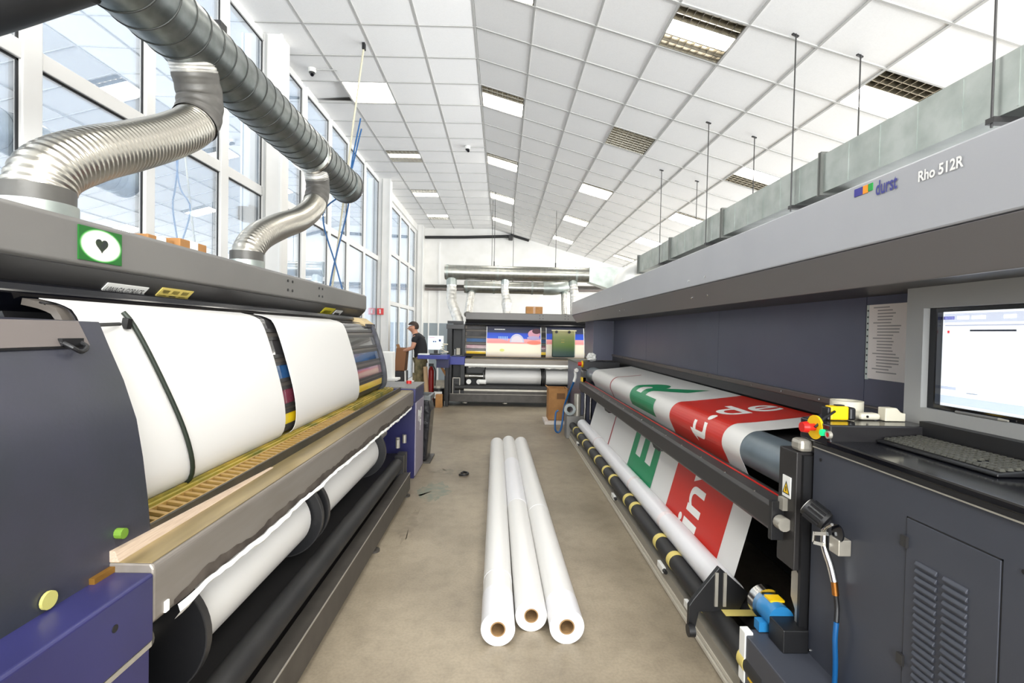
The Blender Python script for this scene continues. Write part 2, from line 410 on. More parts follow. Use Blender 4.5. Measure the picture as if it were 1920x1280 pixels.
# pipes and rails on the back wall
t = thing('wall_pipe', 'long black pipe under the ceiling on the back wall', 'pipe', (-2.4, 15.35, 4.4))
MB().tube([(-2.42, 15.36, 4.43), (-1.2, 15.36, 4.46), (.15, 15.36, 4.52), (.24, 15.36, 4.53)], .045, 12).build('pipe', m_black, t, 40)
MB().tube([(.24, 15.36, 4.56), (.8, 15.36, 4.40)], .035, 10).build('pipe_end', m_black, t, 40)
MB().box(.16, .3, 15.28, 15.44, 4.40, 4.56).build('junction', m_coverdk, t, bevel=.02)
t = thing('wall_rail', 'pair of dark rails across the back wall behind the round ducts', 'rail', (-2.4, 15.35, 2.8))
for z in (2.93, 2.83): MB().cyl((-2.4, 15.38, z), (4, 15.38, z + .08), .042, 12).build('rail_tube', m_rail if z > 2.9 else mat('brown_grey_tube', (120, 112, 108), .4, .4), t, 40)
# extinguisher sign, camera pods
t = thing('wall_sign', 'red sign with a white figure on the middle white column', 'sign', (-2.56, 10.5, 1.86))
MB().box(-2.635, -2.5, 10.455, 10.478, 1.86, 1.995).build('sign_plate', m_red, t)
MB().box(-2.582, -2.553, 10.450, 10.456, 1.885, 1.955).box(-2.590, -2.553, 10.450, 10.456, 1.95, 1.972).build('sign_symbol', m_wht, t)
for nm, (x, y), lab in (('security_camera', (-2.385, 6.15), 'small dark dome camera on the ceiling beside the near column'), ('security_camera', (-.65, 8.6), 'small dome camera on the ceiling near the ridge')):
    z = RZ + (x - RX) * math.sin(AL)
    t = thing(nm, lab, 'camera', (x, y, z), 'ceiling cameras')
    MB().cyl((x, y, z), (x, y, z - .05), .05, 20, .045).build('mount', m_wht, t, 40)
    MB().cyl((x, y, z - .05), (x + .02, y - .05, z - .10), .036, 16, .02).build('lens_dome', m_blackg, t, 40)
    MB().bar((x + .02, y, z - .012), (x + .3, y, z - .008), .012, .012).build('cable_duct', m_grid, t)
t = thing('wall_speaker', 'small black speaker hung on the near white column', 'speaker', (-2.6, 5.3, 2.75))
MB().box(-2.82, -2.72, 5.30, 5.44, 2.68, 2.83).build('speaker_body', m_black, t, bevel=.012)
MB().box(-2.72, -2.69, 5.33, 5.47, 2.66, 2.85).build('bracket', m_coverdk, t)
# ------------------------------------------------------------------ the two roll printers with a round drum front
DRUM = [(p.x, p.z) for p in smooth_path([(1.40, 0, 1.622), (1.335, 0, 1.606), (1.29, 0, 1.575), (1.24, 0, 1.444), (1.18, 0, 1.23), (1.158, 0, 1.10), (1.16, 0, 1.01), (1.19, 0, .957), (1.27, 0, .93)], 34)]
def band_prof(t0, t1, off):
    n = len(DRUM) - 1; i0, i1 = t0 * n, t1 * n; k = max(3, int(i1 - i0) + 2); out = []
    for a in range(k):
        f = i0 + (i1 - i0) * a / (k - 1); i = min(int(f), n - 1); q = f - i
        out.append((DRUM[i][0] * (1 - q) + DRUM[i + 1][0] * q + off, DRUM[i][1] * (1 - q) + DRUM[i + 1][1] * q))
    return out
m_bandgrey = mat('panel_grey', (104, 98, 92), .35, .3)
INK = [(.06, .20, 'smoked_window', (36, 35, 36), .15), (.255, .375, 'smoked_window', (44, 42, 42), .12), (.425, .535, 'cyan_window', (28, 62, 102), .12),
       (.585, .70, 'magenta_window', (96, 40, 54), .14), (.74, .835, 'yellow_window', (226, 182, 12), .3)]
def roll_printer(label, loc, rz, xa, xb, webs, drum, cover, group):
    t = thing('roll_printer', label, 'printer', loc, group, rz)
    B = lambda mb, name, m, **k: mb.build(name, m, k.pop('parent', t), local=True, **k)
    d0, d1 = drum; c0, c1 = cover
    # top cover with sloping lip
    B(MB().prism([(1.40, 1.753), (1.40, 1.885), (1.42, 1.90), (2.2, 1.90), (2.2, 1.70), (1.53, 1.64), (1.50, 1.648), (1.41, 1.745)], c0, c1, 'x'), 'top_cover', m_cover, bevel=.004)
    B(MB().prism([(1.409, 1.742), (1.5, 1.646), (1.497, 1.64), (1.404, 1.738)], c0 + .01, c1 - .01, 'x'), 'cover_lip', m_coverdk)
    for dx in (.35, .42, .9, .97):
        for z in (1.795, 1.855): B(MB().cyl((c1 - dx - .9, 1.402, z), (c1 - dx - .9, 1.396, z), .009, 10), 'screw_hole', m_black)
    # body behind the drum
    B(MB().prism([(1.36, .93), (1.46, 1.56), (1.52, 1.70), (2.15, 1.70), (2.15, .25), (1.36, .25)], d0 - .02, d1 + .25, 'x'), 'body_shell', m_black)
    B(MB().prism([(1.42, 1.64), (1.435, 1.67), (1.56, 1.70), (1.56, 1.60), (1.47, 1.58)], d0 - .9 if rz else d0, d1 + .1, 'x'), 'carriage_cover', m_blackg, bevel=.006)
    for a in range(4):
        xx = d0 + .12 + a * (d1 - d0) / 4
        B(MB().cyl((xx, 1.432, 1.655), (xx + .3, 1.432, 1.655), .004, 8), 'highlight_rod', m_alu)  # thin bright rods put in as the highlights along the carriage cover
    # segmented drum front with the ink windows
    B(MB().sheet(band_prof(0, 1, .03), d0, d1, -.02, 'x'), 'drum_panel', m_bandgrey, smooth=40)
    for t0, t1, nm, col, ro in INK:
        B(MB().sheet(band_prof(t0, t1, .024), d0 + .04, d1 - .04, -.005, 'x'), nm, mat(nm, col, ro, var=(tuple(min(255, int(v * 1.5 + 40)) for v in col), 3.5, .4), coat=.5), smooth=40)
        for tt in (t0, t1):
            B(MB().sheet(band_prof(tt - .012, tt + .012, .02), d0, d1, -.006, 'x'), 'window_rim', m_coverdk)
    # end plate of the drum
    B(MB().prism([(p[0] - .012, p[1]) for p in band_prof(.1, 1, 0)] + [(2.0, .9), (2.0, 1.6)], d1, d1 + .035, 'x'), 'end_plate', m_navy, smooth=30)
    # trough with grating
    B(MB().box(xa + .12, xb, 1.11, 1.27, .92, .945), 'trough', m_ylw)
    for y in (1.12, 1.15, 1.18): B(MB().box(xa + .15, xb - .05, y - .006, y + .006, .945, .958), 'trough_rail', m_ylw)
    B(MB().box(xa + .15, xb - .1, 1.015, 1.025, .912, .964), 'grating_lip', m_tray)
    B(MB().box(xa + .15, xb - .1, 1.025, 1.11, .912, .922), 'grating_tray', m_tray)
    B(MB().box(xa + .15, xb - 1.5, 1.025, 1.031, .95, .964).box(xa + .15, xb - 1.5, 1.104, 1.11, .95, .964), 'grating_frame', m_slat)
    n = int((xb - 1.55 - xa - .15) / .045)
    sl = None
    for i in range(n):
        x = xa + .17 + i * .045
        if sl is None: sl = B(MB().obox((0, 1.067, .957), (.30, .95, 0), (.95, -.30, 0), (0, 0, 1), .045, .0085, .006), 'slat', m_slat); sl.location.x = x
        else: inst(sl, t, (x, 0, 0))
    # front beam, stain and torn white tape along its lower edge
    B(MB().prism([(.90, .77), (.90, .91), (.908, .923), (1.03, .925), (1.03, .756), (.912, .756)], xa, xb, 'x'), 'front_beam', m_beam, bevel=.006)
    B(MB().box(xa + .002, xb - .002, .906, 1.02, .9235, .9262), 'beam_top', mat('ink_stained_top', (150, 132, 92), .35, .3, var=((112, 98, 66), 4, .8), stretch=(.6, 4, 4)))
    rnd = random.Random(int(xa * 100)); top = MB(); st = MB(); N = 110; wob = 0
    V = []; V2 = []
    for i in range(N + 1):
        x = xa + .08 + (xb - xa - .25) * i / N; wob = wob * .8 + rnd.uniform(-.004, .004)
        z0 = .772 + wob + rnd.uniform(-.002, .002); z1 = z0 - .020 - abs(wob) - rnd.uniform(0, .007) - (.05 * max(0, .35 - i / 12))
        V += [(x, .892 - rnd.uniform(0, .004), z0), (x, .886 - rnd.uniform(0, .006), (z0 + z1) / 2), (x, .898, z1)]
        V2 += [(x, .8992, z0 + .012 + abs(math.sin(i * .23)) * .02 + rnd.uniform(0, .006)), (x, .8992, z0 - .004)]
    top.add(V, [(3 * i + k, 3 * i + k + 1, 3 * i + k + 4, 3 * i + k + 3) for i in range(N) for k in (0, 1)])
    st.add(V2, [(2 * i, 2 * i + 1, 2 * i + 3, 2 * i + 2) for i in range(N)])
    B(top, 'torn_tape', m_wht); B(st, 'ink_stain', m_stain)
    # feed shaft, flanges, lower bar and floor rail
    B(MB().cyl((xa - .1, 1.145, .54), (xb - .3, 1.145, .54), .045, 20), 'feed_shaft', m_alu, smooth=40)
    for a, b in webs:
        for x in (a - .045, b + .02):
            B(MB().cyl((x, 1.145, .54), (x + .025, 1.145, .54), .212, 48), 'flange', m_black, smooth=40, bevel=.003)
            B(MB().ring((x - .002, 1.145, .54), (x + .027, 1.145, .54), .2135, .2085, 48), 'flange_rim', m_coverdk, smooth=40)
    B(MB().cyl((xa - .2, .93, .32), (xb - .65, .93, .32), .056, 28), 'tension_bar', m_rubber, smooth=40)
    B(MB().box(xa - .3, xb - .45, .84, .93, .035, .195), 'floor_rail', m_rail, bevel=.004)
    B(MB().box(xa - .3, xb - .45, .838, .843, .192, .198), 'rail_edge', m_alu)
    B(MB().box(xa - .2, xb + .2, 1.0, 1.9, .06, .26), 'base_frame', m_coverdk)
    for x in (xb - 1.7, xb - .55):
        B(MB().cyl((x, .86, .012), (x, .86, .04), .012, 10).cyl((x, .86, 0), (x, .86, .014), .04, 16), 'levelling_foot', m_rail, smooth=40)
    for x in (xb - .5, xb - .38):
        B(MB().box(x, x + .07, .90, .98, .04, .36), 'shaft_bracket', m_coverdk)
    for x, y in ((xb - .42, .97), (xb - .33, .99), (xb - .2, .95)):
        B(MB().cyl((x, y, .42), (x, y, .5), .02, 12), 'air_cylinder', m_alu, smooth=40)
    return t, B
def web_roll(label, t, a, b, sheetmat, ra=None, rb=None):
    ra, rb = ra or a, rb or b
    r = thing('media_roll', label, 'vinyl roll', t.location, 'media on the drum printers', t.rotation_euler.z)
    MB().sheet(DRUM, a, b, .002, 'x').build('sheet', sheetmat, r, smooth=50, local=True)
    MB().ring((ra, 1.145, .54), (rb, 1.145, .54), .16, .046, 48).build('roll', m_paper, r, smooth=40, local=True)
    MB().sheet([(1.303, .56), (1.30, .75), (1.28, .928)], ra, rb, .002, 'x').build('sheet_run', m_paper, r, local=True)
    return r
# -- left machine, along the aisle
LP, B = roll_printer('long grey and navy drum printer along the left side of the aisle', (0, 0, 0), PI / 2, 1.30, 5.13, [(1.64, 2.60), (2.76, 4.03)], (1.5, 4.95), (.2, 5.12), 'drum printers')
web_roll('white vinyl roll on the left drum printer, the wide one nearer the camera', LP, 1.52, 2.67, m_paper, 1.64, 2.60)
web_roll('white vinyl roll on the left drum printer, farther one beyond the ink windows', LP, 2.81, 4.05, m_paper, 2.76, 4.03)
hp = [(1.013, .87), (1.015, .96), (1.023, 1.05), (1.037, 1.165), (1.056, 1.275), (1.093, 1.387), (1.135, 1.483), (1.165, 1.555), (1.62, 1.57), (1.62, .5), (1.1, .5), (1.02, .80)]
hs = B(MB().prism(hp, .2, 1.45, 'x'), 'end_housing', m_navy, smooth=25)
B(MB().prism([(1.132, 1.49), (1.165, 1.556), (1.167, 1.556), (1.134, 1.49)], .25, 1.38, 'x'), 'housing_edge', mat('lit_beige_edge', (98, 91, 88), .45), parent=hs)  # beige stands for light on the housing top, painted as a strip
B(MB().box(.3, 1.37, 1.1305, 1.136, 1.484, 1.489), 'panel_seam', m_black, parent=hs)
B(MB().tube(smooth_path([(1.295, 1.135, 1.50), (1.30, 1.112, 1.487), (1.322, 1.107, 1.475), (1.345, 1.112, 1.487), (1.35, 1.135, 1.50)], 16), .006, 8), 'handle', m_black, parent=hs)
B(MB().box(1.29, 1.355, 1.128, 1.14, 1.49, 1.51), 'handle_plate', m_black, parent=hs)
B(MB().cyl((1.33, 1.02, .99), (1.33, .998, .99), .014, 12), 'green_latch', mat('worn_green_knob', (96, 130, 40), .5), parent=hs)
B(MB().cyl((1.12, 1.012, .925), (1.12, 1.005, .925), .02, 16), 'yellow_sticker', mat('faded_yellow', (176, 170, 96), .7), parent=hs)
for xx in (1.0, 1.18, 1.24, 1.33, 1.41): B(MB().cyl((xx, 1.014, .885), (xx, 1.006, .885), .006, 8), 'screw', m_brass, parent=hs)
bl = B(MB().prism([(.90, .722), (.90, .895), (.906, .90), (1.6, .90), (1.6, .722)], .2, 1.30, 'x'), 'blue_end_box', m_blue, bevel=.004)
B(MB().box(.2, 1.298, .908, 1.6, .0, .706), 'blue_lower_box', m_blue, parent=bl, bevel=.004)
B(MB().box(.2, 1.30, .904, .915, .704, .718), 'silver_seam', m_alu, parent=bl)
B(MB().cyl((1.17, .902, .83), (1.17, .8985, .83), .009, 14), 'key_hole', m_black, parent=bl)
B(MB().box(1.34, 1.355, .895, .902, .77, .80), 'white_sticker', m_wht)
B(MB().box(1.235, 1.30, 1.0, 1.03, .90, .915), 'brass_tab', mat('gold_tab', (150, 108, 44), .4, .6))
ps = B(MB().prism([(.88, .80), (.88, .94), (1.45, .94), (1.45, .80)], 5.13, 5.68, 'x'), 'end_post', m_blue, bevel=.004)
B(MB().box(5.135, 5.68, .885, 1.45, 0, .795), 'post_cabinet', m_blue, parent=ps)
B(MB().box(5.16, 5.67, .876, .887, .02, .79), 'lilac_door', mat('lilac_grey_paint', (150, 142, 156), .4), parent=ps, bevel=.002)
for k, (dy, z) in enumerate(((5.30, .62), (5.38, .60), (5.46, .63), (5.42, .5))):
    B(MB().box(dy, dy + .05, .8745, .877, z, z + .07).box(dy, dy + .015, .8745, .877, z - .05, z), 'white_decal', m_wht, parent=ps)
B(MB().box(5.13, 5.69, .875, 1.3, .94, .955), 'post_top', m_cover, parent=ps)
B(MB().cyl((5.5, 1.02, .955), (5.5, 1.02, .985), .03, 16), 'red_cap', m_red, parent=ps)
# stickers and picture on the cover
LV = Vector((0, .70, .72)).normalized()
def lip(x0, x1, s0, s1, m, name):
    P = lambda s: (1.409 + .091 * s - .0065, 1.742 - .096 * s - .0065)
    a, b = P(s0), P(s1)
    return B(MB().prism([a, b, (b[0] + .003, b[1] + .003), (a[0] + .003, a[1] + .003)], x0, x1, 'x'), name, m)
m_ysk = mat('pale_yellow_sticker', (226, 204, 110), .5)
lip(1.83, 2.04, .38, .86, m_wht, 'white_sticker'); lip(2.11, 2.32, .3, .86, m_ysk, 'yellow_sticker')
lip(4.0, 4.25, .2, .9, mat('yellow_sticker_paint', (214, 200, 40), .5), 'yellow_sticker'); lip(4.29, 4.47, .3, .9, m_wht, 'white_sticker')
def lip_text(txt, size, x, s, width, m=m_black):
    vs, fs = text_mesh(txt, size, 0, width=width); o = Vector((x, 1.409 + .091 * s - .0072, 1.742 - .096 * s - .0072)); up = Vector((0, -.091, .096)).normalized()
    B(MB().add([o + Vector((1, 0, 0)) * v[0] + up * v[1] for v in vs], fs), 'lettering', m)
lip_text('UWAGA GORĄCE', .04, 1.843, .70, .184)
for k in range(2):
    for q in range(3): lip(2.125 + q * .064, 2.17 + q * .064, .38 + .22 * k, .52 + .22 * k, m_ylw if (q + k) % 2 else m_coverdk, 'sticker_print')
lip(4.04, 4.2, .4, .7, m_coverdk, 'sticker_print'); lip(4.31, 4.44, .5, .7, m_coverdk, 'sticker_print')
m_heart = bpy.data.materials.new('green_vignette_print'); m_heart.use_nodes = True; nt = m_heart.node_tree; bs = nt.nodes['Principled BSDF']
tc = nt.nodes.new('ShaderNodeTexCoord'); gr = nt.nodes.new('ShaderNodeTexGradient'); gr.gradient_type = 'SPHERICAL'; mp = nt.nodes.new('ShaderNodeMapping'); cr = nt.nodes.new('ShaderNodeValToRGB')
mp.inputs['Location'].default_value = (-1, -1, -1); mp.inputs['Scale'].default_value = (2, 0, 2); mp.vector_type = 'POINT'
nt.links.new(tc.outputs['Generated'], mp.inputs['Vector']); nt.links.new(mp.outputs['Vector'], gr.inputs['Vector']); nt.links.new(gr.outputs['Fac'], cr.inputs['Fac']); nt.links.new(cr.outputs['Color'], bs.inputs['Base Color'])
mp.inputs['Location'].default_value = (-1, 0, -1)
cr.color_ramp.elements[0].color = lin((20, 96, 30)) + (1,); cr.color_ramp.elements[1].position = .16; cr.color_ramp.elements[1].color = lin((240, 240, 232)) + (1,)
e = cr.color_ramp.elements.new(.05); e.color = lin((70, 160, 70)) + (1,)
pic = B(MB().box(1.655, 1.838, 1.395, 1.40, 1.762, 1.876), 'picture_sticker', m_heart)
hv = [(1.747 + .0016 * 16 * math.sin(a) ** 3, 1.393, 1.822 + .0016 * (13 * math.cos(a) - 5 * math.cos(2 * a) - 2 * math.cos(3 * a) - math.cos(4 * a))) for a in [2 * PI * i / 40 for i in range(40)]]
B(MB().prism([(p[0], p[2]) for p in hv], 1.3925, 1.396, 'y'), 'heart_print', mat('mossy_print', (44, 56, 34), .6, var=((26, 30, 40), 60, .9)), parent=pic)
# static cord hanging over the near roll
t = thing('antistatic_cord', 'black cord hanging in front of the near white vinyl on the left printer', 'cord', (-1.2, 1.7, .95))
path = [(-p[0] + .012, 1.68 + .22 * i / 33, p[1]) for i, p in enumerate(DRUM) if 4 <= i <= 31]
MB().tube(smooth_path([(-1.18, 1.44, 1.545), (-1.262, 1.655, 1.55)], 6), .006, 8).build('arm', m_black, t)
MB().tube(path, .008, 8).build('cord', mat('black_green_cord', (26, 36, 26), .5), t, 60)
MB().bar((-1.268, 1.69, 1.535), (-1.262, 1.69, 1.57), .02, .02).build('clamp', m_black, t)
# folded board lying on the beam
t = thing('wooden_strip', 'pale tapering wooden strip lying on the steel beam of the left printer', 'strip', (-1.0, 1.7, .925))
MB().add([(-.99, 1.30, .926), (-1.0, 2.2, .926), (-1.03, 2.2, .926), (-1.03, 1.30, .926), (-1.0, 1.30, .955), (-1.01, 2.2, .928), (-1.03, 2.2, .928), (-1.03, 1.30, .955)],
         [(3, 2, 1, 0), (4, 5, 6, 7), (0, 1, 5, 4), (1, 2, 6, 5), (2, 3, 7, 6), (3, 0, 4, 7)]).build('strip', mat('pale_wood', (186, 166, 146), .7, var=((160, 140, 120), 9, .7), stretch=(30, 1, 30)), t)
# things on the cover of the left machine
for k, (y0, y1, x0, x1, h, lab) in enumerate(((2.12, 2.28, -1.72, -1.50, .035, 'flat cardboard carton with white tape on the left printer, nearer of two'), (2.295, 2.50, -1.70, -1.48, .05, 'flat cardboard carton on the left printer, farther of two'))):
    t = thing('carton', lab, 'box', ((x0 + x1) / 2, (y0 + y1) / 2, 1.9), 'cartons on the left printer')
    MB().box(x0, x1, y0, y1, 1.9, 1.9 + h).build('carton_body', m_carton, t, bevel=.004)
    MB().box(x0 + .005, x1 + .001, (y0 + y1) / 2 - .03, (y0 + y1) / 2 + .03, 1.902, 1.901 + h).build('packing_tape', m_wht, t)
t = thing('carton', 'short open cardboard piece resting on the far end of the left printer drum', 'box', (-1.35, 4.98, 1.58), 'cartons on the left printer')
MB().prism([(-1.47, 1.665), (-1.38, 1.655), (-1.30, 1.60), (-1.30, 1.575), (-1.40, 1.60), (-1.47, 1.60)], 4.78, 5.05).build('carton_body', mat('pale_cardboard', (206, 184, 140), .7), t)
MB().box(-1.31, -1.295, 4.76, 5.07, 1.565, 1.60).build('carton_edge', m_coverdk, t)
# ------------------------------------------------------------------ spiral duct and hoses over the left machine
DX, DZ, DR = -1.57, 2.965, .152
t = thing('spiral_duct', 'big round spiral-seamed steel duct hanging above the left printer', 'duct', (DX, 2, DZ))
MB().cyl((DX, -1.6, DZ), (DX, 4.95, DZ), DR, 64, caps=False).build('duct_pipe', m_galv, t, 35)
MB().tube([(DX + (DR + .001) * math.cos(2 * PI * i / 40), -1.5 + .112 * i / 40, DZ + (DR + .001) * math.sin(2 * PI * i / 40)) for i in range(int(6.4 / .112 * 40))], .0035, 6).build('spiral_seam', m_seam, t, 60)
MB().ring((DX, 4.80, DZ), (DX, 4.95, DZ), DR + .008, DR - .01, 40).build('end_collar', m_galv, t, 40)
MB().ring((DX, 4.94, DZ), (DX, 4.975, DZ), DR + .014, DR - .012, 40).build('end_rim', m_coverdk, t, 40)
MB().ring((DX, 4.02, DZ), (DX, 4.05, DZ), DR + .012, DR, 40).build('joint_collar', m_chrome, t, 40)
MB().cyl((DX, 4.9, DZ), (DX, 4.91, DZ), DR, 40).build('end_plate', m_coverdk, t)
for y in (1.2,):
    MB().ring((DX, y, DZ), (DX, y + .03, DZ), DR + .012, DR + .002, 40).build('hanger_band', m_galv2, t, 40)
    MB().cyl((DX, y + .015, DZ + DR), (DX, y + .015, 4.735), .006, 8).build('hanger_rod', m_coverdk, t)
MB().box(DX + .03, DX + .08, 2.62, 2.68, DZ + .135, DZ + .175).build('hanger_hook', m_black, t)
def hose(label, path, r, pitch, ymount, tape=(.17, .34), m=m_flex):
    h = thing('flexible_hose', label, 'hose', path[-1], 'flexible extraction hoses')
    L = sum((Vector(path[i + 1]) - Vector(path[i])).length for i in range(len(path) - 1)); n = int(L / pitch * 4); P = smooth_path(path, n)
    a, b = int(n * tape[0]), int(n * tape[1])
    MB().tube(P[b:], r, 36, False, lambda i: r * (1 + (.035 if i % 4 in (0, 1) else 0))).build('ribbed_hose', m, h, 60)
    Q = P[a:b + 2]; rn = random.Random(3)
    MB().tube(Q, r * 1.07, 32, False, lambda i: r * (1.07 + .018 * math.sin(i * .55) + rn.uniform(-.006, .006))).build('tape_wrap', m_tape, h, 50)
    Q = P[:a + 2]
    MB().tube(Q, r * 1.1, 32, False, lambda i: r * (1.06 + .03 * math.sin(i * 2.3) + rn.uniform(-.015, .015))).build('foil_collar', m_foil, h, 50)
    e = Vector(path[-1])
    MB().ring(e + Vector((0, 0, .025)), e + Vector((0, 0, .085)), r * 1.09, r * .9, 36).build('end_tape', m_tape, h, 40)
    MB().ring(e + Vector((0, 0, -.03)), e + Vector((0, 0, .03)), r * 1.16, r * .9, 36, ).build('hose_flange', m_galv2, h, 40)
    return h
hose('large ribbed aluminium hose curving down to the near end of the left printer', [(-1.57, 2.50, 2.90), (-1.57, 2.55, 2.80), (-1.57, 2.585, 2.70), (-1.57, 2.54, 2.57), (-1.58, 2.38, 2.445), (-1.59, 2.16, 2.315), (-1.60, 1.95, 2.20), (-1.615, 1.80, 2.09), (-1.62, 1.755, 1.99), (-1.62, 1.75, 1.93)], .098, .0225, 2.5, (.06, .25))
hose('shorter ribbed aluminium hose curving down to the middle of the left printer', [(-1.57, 4.13, 2.88), (-1.57, 4.19, 2.79), (-1.57, 4.20, 2.69), (-1.57, 4.10, 2.54), (-1.58, 3.86, 2.39), (-1.58, 3.52, 2.26), (-1.59, 3.26, 2.14), (-1.60, 3.14, 2.03), (-1.60, 3.12, 1.93)], .088, .0225, 4.1, (.06, .2))
t = thing('black_hose', 'thick black hose crossing above the near end of the left window', 'hose', (-1.9, 1.6, 2.75))
MB().tube(smooth_path([(-2.6, 1.9, 2.54), (-2.2, 1.9, 2.67), (-1.93, 1.9, 2.76), (-1.62, 1.9, 2.875)], 30), .115, 24, True, lambda i: .115).build('hose', m_rubber, t, 50)
# air lines hung from the ceiling behind the duct
t = thing('hanging_cable', 'pale cable slung from the ceiling hook down behind the left printer', 'cable', (-1.6, 5.6, 4.72))
MB().tube([(-1.598, 5.6, 4.72), (-1.70, 5.6, 3.9), (-1.83, 5.6, 2.75), (-1.93, 5.6, 1.9), (-1.95, 5.6, 1.2)], .011, 8).build('cable', mat('cream_cable', (206, 200, 176), .5), t, 60)
MB().bar((-1.6, 5.6, 4.745), (-1.6, 5.6, 4.67), .05, .03).build('ceiling_hook', m_black, t)
t = thing('air_hose', 'blue air hose hanging from the duct end, slanting towards the camera side', 'hose', (-1.7, 5.4, 2.6), 'blue air hoses over the left printer')
MB().tube(smooth_path([(-1.62, 5.58, 3.9), (-1.70, 5.55, 3.4), (-1.71, 5.5, 3.05), (-1.72, 5.45, 2.8), (-1.86, 5.4, 2.1), (-1.92, 5.4, 1.5)], 30), .0085, 8).build('hose', m_cbl, t, 60)
t = thing('air_hose', 'blue air hose crossing the other one, slanting towards the back wall', 'hose', (-1.9, 5.4, 2.6), 'blue air hoses over the left printer')
MB().tube(smooth_path([(-1.62, 5.62, 3.8), (-1.75, 5.5, 3.1), (-1.95, 5.38, 2.78), (-1.79, 5.36, 2.2), (-1.70, 5.36, 1.85), (-1.66, 5.36, 1.4)], 30), .0085, 8).build('hose', m_cbl, t, 60)
# ------------------------------------------------------------------ rectangular duct over the right machine
t = thing('rectangular_duct', 'long rectangular galvanised duct hung from rods over the right printer', 'duct', (2.35, 5, 2.65))
X0, X1, Z0, Z1 = 2.35, 2.80, 2.625, 2.905
ys = [.2, 1.95, 3.62, 5.26, 6.9, 8.5]
for a, b in zip(ys[:-1], ys[1:]):
    MB().box(X0, X1, a + .012, b - .012, Z0, Z1).build('duct_section', m_galv2, t)
    for k in range(1, 6):
        y = a + (b - a) * k / 6
        MB().box(X0 - .003, X0 + .002, y - .004, y + .004, Z0 + .01, Z1 - .01).build('stiffening_bead', m_galv2, t)
for y in ys:
    for s_ in (-.02, .004):
        g = MB()
        for q in ((X0 - .02, X0, Z0 - .02, Z1 + .02), (X1, X1 + .02, Z0 - .02, Z1 + .02), (X0, X1, Z0 - .02, Z0), (X0, X1, Z1, Z1 + .02)):
            g.box(q[0], q[1], y + s_, y + s_ + .014, q[2], q[3])
        g.build('flange', mat('dull_flange', (112, 114, 110), .5, .5), t)
def cz(x): return RZ - (x - RX) * math.tan(AR)
for y in (.7, 2.33, 3.97, 5.64, 7.3):
    MB().box(X0 - .03, X1 + .08, y - .022, y + .022, Z0 - .03, Z0 - .003).build('support_rail', m_coverdk, t)
    for x in (X0 - .02, X1 + .065):
        MB().cyl((x, y, Z0 - .05), (x, y, cz(x) - .01), .0055, 8).build('hanger_rod', m_coverdk, t)
        MB().bar((x - .03, y, cz(x) - .012), (x + .03, y + .02, cz(x) - .02), .018, .012).build('ceiling_anchor', m_black, t)
t = thing('duct_elbow', 'white round elbow at the far end of the rectangular duct', 'duct', (2.3, 8.5, 2.6))
MB().tube(smooth_path([(2.58, 8.45, 2.76), (2.5, 8.75, 2.75), (2.3, 8.85, 2.68), (2.12, 8.8, 2.5), (2.05, 8.7, 2.25)], 24), .115, 28, False).build('elbow', m_wht, t, 50)
# ------------------------------------------------------------------ round ducts and foil hoses over the far machine
def xduct(name, label, x0, x1, y, z, r):
    t = thing(name, label, 'duct', (x0, y, z), 'round ducts over the far printer')
    n = 1
    MB().ring((x0, y, z), (x1, y, z), r, r - .006, 40).build('duct_pipe', m_galv3, t, 40)
    MB().cyl((x0 + .01, y, z), (x0 + .02, y, z), r - .004, 40).build('end_plate', m_galv2, t)
    k = int((x1 - x0) / .12)
    for i in range(k):
        x = x0 + .06 + i * .12
        if i == 0: seam = MB().ring((x, y, z), (x + .006, y, z), r + .003, r - .002, 36).build('seam', m_galv2, t, 40)
        else: inst(seam, t, (i * .12, 0, 0))
    for x in (x0 + .03, x0 + (x1 - x0) * .36, x1 - .3):
        MB().ring((x, y, z), (x + .05, y, z), r + .009, r - .002, 40).build('collar', m_galv2, t, 40)
    for x in (x0 + (x1 - x0) * .34, x1 - .75):
        MB().cyl((x, y, z + r), (x, y, cz(x)), .006, 8).build('hanger_rod', m_coverdk, t)
        MB().box(x - .012, x + .012, y - .012, y + .012, z + r, z + r + .1).build('hanger_clip', m_black, t)
    return t
ta = xduct('round_duct', 'upper round steel duct in front of the back wall', -1.30, 1.95, 11.2, 2.875, .165)
MB().add([(1.95, 11.04, 2.71), (1.95, 11.36, 2.71), (1.95, 11.36, 3.04), (1.95, 11.04, 3.04), (2.45, 11.0, 2.55), (2.45, 11.4, 2.55), (2.45, 11.4, 3.05), (2.45, 11.0, 3.05)],
         [(3, 2, 1, 0), (4, 5, 6, 7), (0, 1, 5, 4), (1, 2, 6, 5), (2, 3, 7, 6), (3, 0, 4, 7)]).build('transition', m_galv2, ta)
MB().box(2.45, 3.2, 11.0, 11.4, 2.5, 3.05).build('box_section', m_galv2, ta)
tb = xduct('round_duct', 'lower round steel duct behind the foil hoses', -.92, 1.0, 12.0, 2.63, .15)
MB().tube(smooth_path([(1.0, 12, 2.63), (1.3, 12, 2.64), (1.55, 12.1, 2.72), (1.7, 12.3, 2.85)], 16), .165, 28, True).build('elbow', m_galv2, tb, 50)
def foil(label, pts, r, sag=0):
    h = thing('foil_hose', label, 'hose', pts[-1], 'foil hoses onto the far printer')
    P = smooth_path(pts, 40)
    MB().tube(P, r, 20, True, lambda i: r * (1 + .05 * math.sin(i * 1.7) + (.35 * math.exp(-((i - sag) / 5) ** 2) if sag else 0))).build('hose', m_foil, h, 60)
    MB().tube(P[:6], r * 1.06, 20, False).build('collar', m_galv2, h, 60)
    return h
